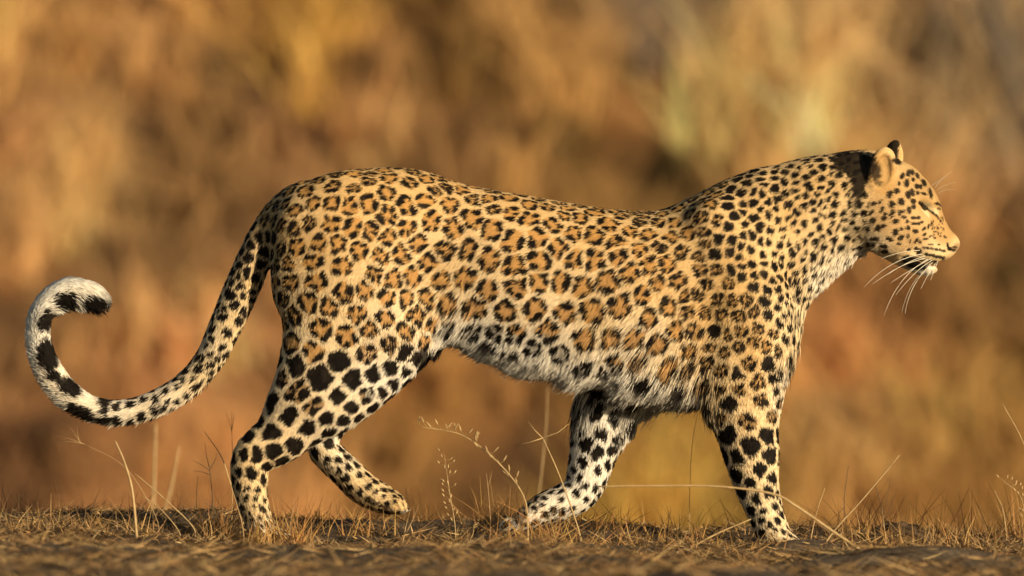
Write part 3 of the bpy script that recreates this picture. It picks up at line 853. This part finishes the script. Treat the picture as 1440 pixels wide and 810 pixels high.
# eyes, mostly closed
eye_m, nt, b = new_mat('leopard_eye')
b.inputs['Base Color'].default_value = (0.030, 0.022, 0.010, 1)
b.inputs['Roughness'].default_value = 0.08
def ball(name, c, r, R, mat, parent, nu=16, nv_=10):
    V = []; F = []
    for i in range(nv_ + 1):
        for j in range(nu):
            th = math.pi * i / nv_; ph = 2 * math.pi * j / nu
            V.append((math.sin(th) * math.cos(ph), math.sin(th) * math.sin(ph), math.cos(th)))
    for i in range(nv_):
        for j in range(nu):
            F.append((i * nu + j, (i + 1) * nu + j, (i + 1) * nu + (j + 1) % nu, i * nu + (j + 1) % nu))
    V = np.array(V) * np.array(r) @ R.T + np.array(c)
    return mesh_obj(name, to_world(V), F, mat, parent)
ball('eye', (1299.0, -47.0, up(291.5)), (6.5, 4.5, 2.8), rot_y(-40), eye_m, leopard)
ball('eye', (1299.0, 31.0, up(291.5)), (6.5, 4.5, 2.8), rot_y(-40), eye_m, leopard)

# whiskers
wh_m, nt, b = new_mat('whisker')
b.inputs['Base Color'].default_value = (0.85, 0.78, 0.62, 1)
b.inputs['Roughness'].default_value = 0.35
def tube(pts, r0, r1, k=4):
    pts = np.asarray(pts, float); n = len(pts)
    T = np.gradient(pts, axis=0); T /= np.linalg.norm(T, axis=1)[:, None] + 1e-12
    ref = np.array([0.31, 0.9, 0.13])
    V = []; F = []
    for i in range(n):
        a_ = np.cross(T[i], ref); a_ /= np.linalg.norm(a_) + 1e-12
        b_ = np.cross(T[i], a_)
        r = r0 + (r1 - r0) * i / (n - 1)
        for j in range(k):
            an_ = 2 * math.pi * j / k
            V.append(pts[i] + r * (math.cos(an_) * a_ + math.sin(an_) * b_))
    for i in range(n - 1):
        for j in range(k):
            F.append((i * k + j, i * k + (j + 1) % k, (i + 1) * k + (j + 1) % k, (i + 1) * k + j))
    F.append(tuple(range(k))[::-1]); F.append(tuple((n - 1) * k + j for j in range(k)))
    return np.array(V), F
def bez(p0, p1, p2, n=10):
    t = np.linspace(0, 1, n)[:, None]
    return (1 - t) ** 2 * np.array(p0) + 2 * t * (1 - t) * np.array(p1) + t * t * np.array(p2)
WH = [((1300,352),(1262,352),(1236,365)),((1304,356),(1250,362),(1213,404)),((1306,358),(1268,368),(1224,400)),((1301,363),(1262,372),(1247,386)),((1308,362),(1262,384),(1241,443)),((1311,365),(1284,380),(1257,415)),
      ((1310,369),(1276,400),(1270,441)),((1315,369),(1302,386),(1292,406)),((1313,361),(1280,378),(1250,398)),((1318,366),(1310,384),(1306,394))]
for i, (a_, b_, c_) in enumerate(WH):
    for sgn, dep in ((-1, -36), (1, 12))[:1 if i % 3 else 2]:
        sp = 30 + 6 * (i % 4)
        pts = bez((a_[0], dep, up(a_[1])), (b_[0], dep + sgn * sp * .6, up(b_[1])), (c_[0], dep + sgn * sp, up(c_[1])), 12)
        V, F = tube(to_world(pts), 0.00062, 0.0002)
        mesh_obj('whisker', V, F, wh_m, leopard)
for i, (a_, b_, c_) in enumerate([((1314,264),(1322,250),(1338,241)),((1317,268),(1326,259),(1342,257)),((1318,272),(1328,265),(1343,267)),((1308,262),(1318,254),(1330,250))]):
    pts = bez((a_[0], -30, up(a_[1])), (b_[0], -36, up(b_[1])), (c_[0], -44, up(c_[1])), 10)
    V, F = tube(to_world(pts), 0.0005, 0.00015)
    mesh_obj('whisker', V, F, wh_m, leopard)

# ------------------------------------------------------------------ dry grass
def blades(base, dirs, length, width, bend, col, seg=2):
    """flat tapered curved blades; base (n,3), dirs (n,3) unit, bend (n,3) drift at the tip"""
    n = len(base)
    side = np.cross(dirs, rng.normal(size=(n, 3)))
    side /= np.linalg.norm(side, axis=1)[:, None] + 1e-9
    V = np.zeros((n, seg + 1, 2, 3))
    for k in range(seg + 1):
        t = k / seg
        c0 = base + dirs * (length * t)[:, None] + bend * (t * t)
        w = (width * (1 - 0.88 * t))[:, None] * 0.5
        V[:, k, 0] = c0 - side * w; V[:, k, 1] = c0 + side * w
    o = (np.arange(n) * (seg + 1) * 2)[:, None]
    F = []
    for k in range(seg):
        F.append(o + np.array([2 * k, 2 * k + 1, 2 * k + 3, 2 * k + 2])[None])
    F = np.concatenate(F)
    C = np.repeat(col, (seg + 1) * 2, axis=0)
    return V.reshape(-1, 3), F, C

grass_m = attr_mat('dry_grass', 'tint', rough=0.7, spec=0.15, translucent=0.25)
def hit(px, py, y0=10.0, y1=60.0):
    """where the sight line through a photo pixel meets the bank"""
    y = np.linspace(y0, y1, 1500)
    k = (DIST + y) / DIST
    X = (px - 720) / S * k; Z = CAMZ + (405 - py) / S * k
    g = ground_z(X, y) - Z
    i = np.argmax(g > 0)
    return X[i], y[i], Z[i]

NT = 6500
tx = rng.uniform(-6.5, 6.5, NT); ty = rng.uniform(12, 44, NT)
tz = ground_z(tx, ty)
th_ = rng.uniform(0.22, 0.62, NT) * (1 + 0.35 * noise3(np.stack([tx, ty, tz], 1), 1.6))
kk = DIST / (DIST + ty)
tp2 = np.stack([720 + tx * S * kk, 405 - (tz + th_ * 0.5 - CAMZ) * S * kk], 1)
SUNC = np.array([1.0, 0.77, 0.50])
tcol = srgb(idw(tp2, BANK[:, :2], BANK[:, 2:], 4.0)) / SUNC * np.array([1.46, 1.51, 1.46])
tcol = tcol * (1 + 0.28 * rng.normal(size=(NT, 1))).clip(0.4, 1.7)
NBL = 24
bi = np.repeat(np.arange(NT), NBL)
nb = len(bi)
bx = tx[bi] + rng.normal(size=nb) * 0.05; by = ty[bi] + rng.normal(size=nb) * 0.05
base = np.stack([bx, by, ground_z(bx, by) - 0.01], 1)
dr = np.stack([rng.normal(size=nb) * 0.28, rng.normal(size=nb) * 0.28, np.ones(nb)], 1)
dr /= np.linalg.norm(dr, axis=1)[:, None]
ln = th_[bi] * rng.uniform(0.5, 1.2, nb)
bend = np.stack([rng.normal(size=nb) * 0.3, rng.normal(size=nb) * 0.3, -np.abs(rng.normal(size=nb)) * 0.3], 1) * ln[:, None]
V, F, C = blades(base, dr, ln, rng.uniform(0.012, 0.026, nb), bend, tcol[bi] * (1 + 0.15 * rng.normal(size=(nb, 1))).clip(0.5, 1.5))
bg_ = mesh_obj('bank_grass', V, F, grass_m, smooth=False)
add_col(bg_, 'tint', np.clip(C, 0.004, 0.85))
tag(bg_, 'golden brown dry grass covering the far bank behind the leopard', 'grass', kind='stuff')

# dark shrubs on the bank
leaf_m = attr_mat('shrub_leaf', 'tint', rough=0.6, spec=0.2, translucent=0.15)
wood_m, nt, b = new_mat('twig_bark')
b.inputs['Base Color'].default_value = (0.075, 0.052, 0.036, 1); b.inputs['Roughness'].default_value = 0.9
def shrub(px, py, rpx, col, label, group=None):
    x, y, z = hit(px, py + rpx * 0.8)
    k = (DIST + y) / DIST
    r = rpx / S * k
    root = bpy.data.objects.new('shrub', None); COL.objects.link(root)
    z0 = float(ground_z(x, y)); root.location = (x, y, z0)
    tag(root, label, 'shrub', group)
    n = 420
    d = rng.normal(size=(n, 3)); d /= np.linalg.norm(d, axis=1)[:, None]
    p = d * (rng.uniform(0.25, 1.0, (n, 1)) ** 0.6) * np.array([r * 1.15, r * 0.9, r * 0.85])
    p *= (1 + 0.35 * noise3(d * 3 + px, 1.0))[:, None]
    p[:, 2] += r * 0.85
    dl = rng.normal(size=(n, 3)); dl /= np.linalg.norm(dl, axis=1)[:, None]
    L = np.full(n, r * 0.16)
    V, F, C = blades(p, dl, L * rng.uniform(.6, 1.3, n), L * 0.7, rng.normal(size=(n, 3)) * r * .03, np.tile(np.array(col), (n, 1)) * rng.uniform(.6, 1.4, (n, 1)))
    o = mesh_obj('foliage', V, F, leaf_m, root, smooth=False); add_col(o, 'tint', C)
    for j in range(5):
        q = d[j] * np.array([r, r * .8, 0]) * 0.7 + np.array([0, 0, r * 1.2])
        V, F = tube(bez((0, 0, -0.03), (q[0] * .3, q[1] * .3, r * .7), q, 5), r * 0.05, r * 0.015)
        mesh_obj('stem', V, F, wood_m, root)
DK = (0.030, 0.022, 0.014); OL = (0.060, 0.046, 0.012); RB = (0.075, 0.040, 0.016)
shrub(302, 98, 27, (0.016, 0.014, 0.013), 'small blackish shrub on the bank above the leopard\'s rump, darkest of the hillside')
shrub(510, 98, 40, RB, 'wide dark brown shrub on the bank beside the yellow-green bush')
shrub(398, 96, 22, DK, 'small brown shrub on the bank between the blackish shrub and the wide brown one')
shrub(690, 78, 30, (0.11, 0.095, 0.018), 'yellow-green bush high on the bank')
shrub(100, 480, 19, (0.018, 0.014, 0.012), 'small dark shrub on the bank seen through the curl of the tail')
shrub(196, 472, 18, (0.022, 0.016, 0.012), 'small dark shrub on the bank just outside the curl of the tail')
shrub(72, 615, 40, DK, 'dark brown shrub low on the bank beneath the curled tail')
shrub(785, 190, 48, OL, 'olive brown bush on the bank above the middle of the leopard\'s back')
shrub(958, 232, 34, OL, 'olive brown bush on the bank above the dip before the shoulders')
shrub(330, 195, 36, RB, 'reddish brown shrub on the bank below the blackish shrub')
shrub(228, 296, 26, RB, 'small reddish brown shrub on the bank left of the tail root')
shrub(1312, 590, 40, DK, 'dark brown shrub low on the bank ahead of the leopard\'s front leg')
shrub(1428, 385, 34, OL, 'olive brown bush on the bank ahead of the leopard\'s muzzle')
shrub(596, 20, 26, (0.20, 0.11, 0.035), 'orange brown bush at the top of the bank')
shrub(655, 186, 26, RB, 'small reddish brown shrub on the bank just above the rump')
def snag(pts, r, label):
    root = bpy.data.objects.new('dead_stem', None); COL.objects.link(root)
    x, y, z = hit(*pts[0]); z0 = float(ground_z(x, y)) - 0.05
    root.location = (x, y, z0)
    k = (DIST + y) / DIST
    P = [np.array([(p[0] - pts[0][0]) / S * k, 0.15 * i, (pts[0][1] - p[1]) / S * k]) for i, p in enumerate(pts)]
    V, F = tube(bez(P[0], P[1], P[2], 9), r, r * 0.5, 7); mesh_obj('trunk', V, F, grey_m, root)
    for s_ in (-1, 1):
        V, F = tube(bez(P[1] * .9, P[1] * 1.2 + (s_ * .06, 0, .1), P[1] * 1.4 + (s_ * .22, .05, .25), 6), r * .45, r * .15, 5); mesh_obj('branch', V, F, grey_m, root)
    tag(root, label, 'dead stem')
grey_m, nt, b = new_mat('grey_bark')
b.inputs['Base Color'].default_value = (0.10, 0.078, 0.055, 1); b.inputs['Roughness'].default_value = 0.9
snag([(1352, 150), (1332, 60), (1318, -40)], 0.040, 'slender grey dead stem leaning left above the leopard\'s head')
snag([(1438, 200), (1418, 80), (1396, -40)], 0.060, 'thick grey dead stem leaning left ahead of the leopard\'s head')

# litter of chaff and short dry blades on the ridge
STRAW = srgb(np.array([(196,160,108),(176,138,90),(155,120,80),(210,178,125),(130,100,68),(105,82,58),(150,126,96)]))
def litter(n, xr, yr, lmin, lmax, wmin, wmax, tilt, name, label, dark=0.0, mask=None):
    x = rng.uniform(*xr, n); y = rng.uniform(*yr, n)
    if mask is not None:
        m = mask(x, y); x, y = x[m], y[m]; n = len(x)
    base = np.stack([x, y, ground_z(x, y) - 0.001], 1)
    az = rng.uniform(0, 2 * math.pi, n); el = np.abs(rng.normal(size=n)) * tilt
    el = np.clip(el, 0.03, 1.45)
    dr = np.stack([np.cos(az) * np.cos(el), np.sin(az) * np.cos(el), np.sin(el)], 1)
    ln = rng.uniform(lmin, lmax, n)
    bend = rng.normal(size=(n, 3)) * ln[:, None] * 0.18
    bend[:, 2] = np.abs(bend[:, 2]) * 0.3
    col = STRAW[rng.integers(0, len(STRAW), n)] * rng.uniform(0.65, 1.35, (n, 1))
    dk = rng.uniform(size=n) < dark
    col[dk] *= 0.18
    V, F, C = blades(base, dr, ln, rng.uniform(wmin, wmax, n), bend, col)
    o = mesh_obj(name, V, F, grass_m, smooth=False); add_col(o, 'tint', np.clip(C, 0.003, 0.8))
    tag(o, label, 'grass', kind='stuff')
def patchy(x, y):
    p = np.stack([x, y, 0 * x], 1)
    return noise3(p + 17, 0.22) + 0.5 * noise3(p + 2, 0.07) > rng.uniform(-0.6, 0.55, len(x))
litter(95000, (-1.35, 1.35), (-0.8, 0.75), 0.006, 0.034, 0.0012, 0.0036, 0.30, 'chaff', 'scattered dry straw chaff lying on the ridge under the leopard', 0.36, patchy)
litter(48000, (-1.5, 1.5), (-3.3, -0.7), 0.02, 0.075, 0.0015, 0.004, 0.22, 'straw_litter', 'loose straw lying on the bare grey earth in front of the leopard', 0.3, patchy)
def clumpy(x, y):
    p = np.stack([x, y, 0 * x], 1)
    return noise3(p + 41, 0.16) + 0.6 * noise3(p + 4, 0.05) > rng.uniform(0.30, 0.95, len(x))
litter(20000, (-1.35, 1.35), (-0.5, 0.6), 0.02, 0.075, 0.0012, 0.0028, 0.9, 'short_grass', 'short standing blades of dry grass along the ridge', 0.2, clumpy)

# individual tufts
def tuft(px, y, n, h, spread, label, group=None, col=(200,155,95), dark=0.0):
    x = (px - 720) / S * (DIST + y) / DIST
    root = bpy.data.objects.new('grass_tuft', None); COL.objects.link(root)
    z0 = float(ground_z(x, y)); root.location = (x, y, z0)
    tag(root, label, 'grass tuft', group)
    b0 = rng.normal(size=(n, 3)) * np.array([0.022, 0.02, 0]) * (spread / 0.35)
    b0[:, 2] = -0.004
    dr = np.stack([rng.normal(size=n) * spread, rng.normal(size=n) * spread, np.ones(n)], 1)
    dr /= np.linalg.norm(dr, axis=1)[:, None]
    ln = h * rng.uniform(0.2, 1.1, n) ** 1.3 * 1.15
    bend = rng.normal(size=(n, 3)) * ln[:, None] * np.array([.22, .22, .08])
    col = srgb(col)[None] * rng.uniform(0.55, 1.15, (n, 1)) * (1 + 0.06 * rng.normal(size=(n, 3)))
    dk = rng.uniform(size=n) < dark
    col[dk] *= 0.12
    V, F, C = blades(b0, dr, ln, rng.uniform(0.0012, 0.0028, n), bend, col, seg=4)
    o = mesh_obj('blade_cluster', V, F, grass_m, root, smooth=False); add_col(o, 'tint', np.clip(C, 0.003, 0.8))
    o['kind'] = 'stuff'
for px, y, n, h, sp, lb in [(120,.10,40,.045,.6,'low straw tuft beneath the curl of the tail'),(185,-.05,40,.05,.6,'low straw tuft at the foot of the thick leaning stalk'),(445,.25,50,.06,.5,'straw tuft behind the gap between the hind feet'),(500,.05,60,.06,.55,'straw tuft directly beneath the lifted hind foot'),(585,.2,60,.055,.6,'straw tuft just ahead of the lifted hind foot'),(640,-.1,40,.05,.6,'thin straw tuft at the base of the seed stalk with spikelets'),(690,.15,50,.07,.5,'taller straw tuft behind the thin pronged stalk'),(905,.1,40,.05,.6,'thin straw tuft ahead of the trailing front leg'),(945,-.3,50,.05,.7,'flat straw tuft at the lower end of the straw leaning on the front leg'),(985,.05,70,.075,.55,'full straw tuft at the base of the fine tall stalk between the front legs'),(1190,-.1,60,.05,.7,'flat straw tuft between the front paw and the clod'),(1290,.1,60,.05,.7,'flat straw tuft just past the dark clod'),(1385,-.2,60,.06,.6,'spreading straw tuft in front of the bleached tuft'),(560,-.5,50,.05,.7,'blurred straw tuft in the foreground below the lifted hind foot'),(60,-.3,40,.05,.7,'sparse straw tuft under the outermost bend of the tail'),(1010,-.55,50,.05,.7,'blurred straw tuft in the foreground below the gap between the front legs'),(1250,-.4,50,.06,.7,'soft straw tuft at the lower end of the long bent straw'),(820,-.45,50,.05,.7,'blurred straw tuft in the foreground below the trailing front leg')]:
    tuft(px, y, n, h, sp, lb, 'straw tufts scattered along the ridge')
tuft(305, .10, 130, .085, .5, 'dense dark tuft of dry grass just behind the planted hind foot', dark=0.5, col=(170,125,75))
tuft(372, -.13, 110, .065, .42, 'upright pale grass tuft in front of the planted hind foot')
tuft(415, -.10, 120, .08, .40, 'fine upright tuft of dry grass ahead of the planted hind foot')
tuft(752, -.06, 170, .085, .6, 'thick curling straw tuft around the trailing front paw')
tuft(835, .12, 120, .05, .7, 'dark matted tuft of grass under the trailing front leg', dark=0.6, col=(150,105,60))
tuft(1225, .30, 120, .075, .6, 'loose brown grass tuft between the front paw and the dark clod', dark=0.5, col=(150,108,66))
tuft(1140, .28, 90, .06, .6, 'brown grass tuft right behind the planted front paw', dark=0.4, col=(150,108,66))
tuft(1345, .15, 150, .085, .6, 'bushy dark based tuft of pale grass beyond the dark clod', dark=0.5, col=(165,125,80))
tuft(1425, .20, 120, .09, .5, 'tall bleached grass tuft farthest ahead of the leopard', dark=0.35)

tuft(1112, -.14, 120, .045, .7, 'matted short straw tuft in front of the planted front paw')
tuft(345, -.10, 90, .05, .6, 'short matted tuft at the heel of the planted hind foot', dark=0.3)
# dark clod
cv, cf = [], []
clod_m = attr_mat('clod_earth', 'tint', rough=0.95, spec=0.1, noise=(180, 0.5))
def clod(px, y, r, label):
    x = (px - 720) / S; n1_, n2_ = 22, 14
    V = []; F = []
    for i in range(n2_ + 1):
        for j in range(n1_):
            t_ = math.pi * i / n2_; p_ = 2 * math.pi * j / n1_
            V.append((math.sin(t_) * math.cos(p_), math.sin(t_) * math.sin(p_), math.cos(t_)))
    for i in range(n2_):
        for j in range(n1_):
            F.append((i * n1_ + j, (i + 1) * n1_ + j, (i + 1) * n1_ + (j + 1) % n1_, i * n1_ + (j + 1) % n1_))
    V = np.array(V)
    V = V * (1 + 0.35 * noise3(V + px, 0.35) + 0.2 * noise3(V + 2 * px, 0.15))[:, None] * np.array([r * 1.3, r, r * 0.62])
    o = mesh_obj('earth_clod', V, F, clod_m, smooth=False)
    o.location = (x, y, float(ground_z(x, y)) + r * 0.3)
    add_col(o, 'tint', np.tile(np.array([0.045, 0.03, 0.018]), (len(V), 1)) * rng.uniform(.4, 2.2, (len(V), 1)))
    tag(o, label, 'clod')
clod(1266, -0.05, 0.034, 'dark crumbly clod of earth on the ridge ahead of the front paw')

# individual stalks: points are photo pixels at one depth
stalk_m, nt, b = new_mat('dry_stalk')
tcn = nt.nodes.new('ShaderNodeTexCoord')
nz = tex_noise(nt, tcn.outputs['Object'], 60, 3)
rr = ramp(nt, nz.outputs['Fac'], [(0.3, (0.34, 0.22, 0.09)), (0.7, (0.56, 0.39, 0.18))])
nt.links.new(rr.outputs[0], b.inputs['Base Color']); b.inputs['Roughness'].default_value = 0.6
def stalk(pts, y, r, label, branches=(), spikes=(), mat=None, y2=None):
    """pts: photo pixels from base to tip; branches: lists of pixels; spikes: (px, py, length px)"""
    y2 = y if y2 is None else y2
    m_ = mat or stalk_m
    def W(p, t): return wpos(p[0], p[1], y + (y2 - y) * t)
    root = bpy.data.objects.new('grass_stalk', None); COL.objects.link(root)
    P = [W(p, i / max(1, len(pts) - 1)) for i, p in enumerate(pts)]
    zg = float(ground_z(P[0][0], P[0][1]))
    if P[0][2] > zg - 0.004:
        P = [np.array([P[0][0], P[0][1], zg - 0.006])] + P
    b0 = P[0].copy(); root.location = b0
    A = np.array(P) - b0
    # smooth
    t = np.linspace(0, len(A) - 1, 5 * len(A)); Q = np.stack([_cr(t, np.arange(len(A), dtype=float), A[:, k]) for k in range(3)], 1)
    V, F = tube(Q, r, r * 0.45, 5); mesh_obj('stem', V, F, m_, root)
    for br in branches:
        B = np.array([W(p, 1) for p in br]) - b0
        B[:, 1] += np.linspace(0, 0.01, len(B))
        V, F = tube(B, r * 0.6, r * 0.2, 4); mesh_obj('branchlet', V, F, m_, root)
    for (ft, side, L) in spikes:
        q0 = Q[int(ft * (len(Q) - 1))]
        p = q0 + np.array([side / S, random.uniform(-.006, .006), random.uniform(.002, .008)])
        V, F = tube(np.array([q0, (q0 + p) / 2 + (0, 0, .001), p]), r * 0.3, r * 0.2, 3); mesh_obj('branchlet', V, F, m_, root)
        d = p - q0; d = d / (np.linalg.norm(d) + 1e-6) + np.array([0, 0, 0.7]); d /= np.linalg.norm(d)
        l = L / S
        V, F = tube(np.array([p, p + d * l * .35, p + d * l * .7, p + d * l]), 0.0006, 0.0004, 5)
        V = V.reshape(4, 5, 3); ctr = V.mean(1, keepdims=True); V = (ctr + (V - ctr) * np.array([1, 3.0, 2.4, .6])[:, None, None]).reshape(-1, 3)
        mesh_obj('spikelet', V, F, m_, root)
    tag(root, label, 'grass stalk')
dark_m, nt, b = new_mat('dark_twig'); b.inputs['Base Color'].default_value = (0.10, 0.072, 0.045, 1); b.inputs['Roughness'].default_value = 0.9
stalk([(222,735),(200,690),(170,652),(120,625)], -.05, .0007, 'thin arching stalk ending in a pale forked seed head under the tail', [[(120,625),(98,617),(78,613)],[(118,624),(100,621),(80,621)],[(113,622),(105,610),(97,599)],[(112,622),(109,610),(108,598)]])
stalk([(192,752),(186,690),(175,650),(162,620)], -.55, .0032, 'thick leaning dry stalk beneath the tail')
stalk([(215,745),(217,670),(219,595)], 2.5, .0045, 'tall upright blurred stalk beyond the ridge under the tail')
stalk([(228,745),(240,690),(252,628)], 2.4, .0042, 'blurred stalk leaning right beside the tall upright one')
stalk([(272,742),(232,702),(190,666)], -.02, .0016, 'bright straight straw slanting up to the left behind the hind foot')
stalk([(252,748),(225,715),(200,697)], -.05, .0012, 'short thin straw slanting below the bright straight one')
stalk([(326,735),(327,650),(326,605)], .15, .0010, 'upright stalk with a three pronged top rising behind the hock', [[(326,606),(322,592),(317,579)],[(326,606),(326,592),(325,576)],[(326,606),(328,592),(329,580)]])
stalk([(345,745),(322,672),(310,640),(288,608)], .18, .0014, 'leaning bent straw touching the hock')
stalk([(300,740),(298,690),(294,655)], .22, .0012, 'dark branching twig left of the hock', [[(295,662),(284,654),(270,647)],[(295,660),(302,648),(306,636)],[(294,656),(290,640),(288,622)],[(296,668),(286,664),(272,662)]], mat=dark_m)
stalk([(278,735),(276,700),(279,668)], .05, .0009, 'thin short upright stalk left of the dark twig')
stalk([(342,745),(332,706),(316,655)], -.16, .0011, 'thin pale straw crossing in front of the lower hind leg')
stalk([(640,740),(632,690),(625,640)], -.12, .0010, 'upright seed stalk with many small spikelets beneath the belly', (), [(0.42 + 0.58 * k / 24, random.uniform(-10, 10), 6) for k in range(25)])
stalk([(742,735),(735,695),(700,650),(650,612),(590,600)], -.5, .0018, 'arching feathery grass stalk behind the trailing front paw', (), [(0.45 + 0.55 * k / 28, random.uniform(-8, 8), 11) for k in range(29)])
stalk([(690,745),(688,705),(684,665)], -.02, .0008, 'thin pronged stalk between the seed stalk and the trailing paw', [[(686,685),(690,672),(692,662)]])
stalk([(815,750),(788,672),(763,615)], -.30, .0019, 'stout straw leaning left across the trailing front leg', [[(763,616),(745,622),(724,626)],[(763,616),(785,608),(800,596)],[(763,616),(752,605),(742,592)]])
stalk([(755,735),(762,660),(768,600),(770,545)], 2.0, .0020, 'blurred tall stalk behind the trailing front leg')
stalk([(970,752),(970,690),(974,620),(986,560)], .02, .0008, 'fine tall stalk standing between the front legs')
stalk([(1262,806),(1190,760),(1120,712),(1085,694),(1010,684),(925,683),(840,684)], -.75, .0030, 'long bent straw crossing in front of the planted front leg')
stalk([(958,778),(1005,752),(1056,730)], -.42, .0024, 'thick straw leaning against the planted front leg')
stalk([(1132,806),(1172,748),(1215,700),(1265,640)], -.40, .0021, 'long straight straw slanting up to the right ahead of the front paw')
stalk([(1140,760),(1148,722),(1160,686)], -.25, .0015, 'short upright straw beside the front paw')
stalk([(1195,760),(1187,710),(1193,655)], .40, .0011, 'dark thin twig standing ahead of the front leg', [[(1188,712),(1180,722),(1172,728)]], mat=dark_m)
stalk([(1245,755),(1240,715),(1230,680)], .42, .0011, 'dark forked twig behind the clod', [[(1242,725),(1248,700),(1252,672)],[(1243,735),(1252,712),(1256,698)]], mat=dark_m)
stalk([(1460,740),(1456,690),(1440,625),(1410,568)], -.30, .0016, 'tall straw leaning left at the far end of the ridge')
stalk([(1442,750),(1436,700),(1408,674)], .05, .0009, 'small seed stalk bending over at the far end of the ridge', (), [(0.5 + 0.5 * k / 14, random.uniform(-7, 7), 6) for k in range(15)])
stalk([(1415,752),(1410,715),(1398,690)], .12, .0012, 'thin leaning straw before the bleached tuft')
stalk([(1205,790),(1190,765),(1182,750)], -.6, .0018, 'short broken straw in the soft foreground ahead of the paw')
stalk([(700,806),(690,775),(655,768)], -.9, .0018, 'pale bent straw lying in the soft foreground below the belly')
stalk([(60,775),(90,748),(110,742),(150,748)], -.35, .0014, 'bowed straw arching over the ground beneath the curled tail')
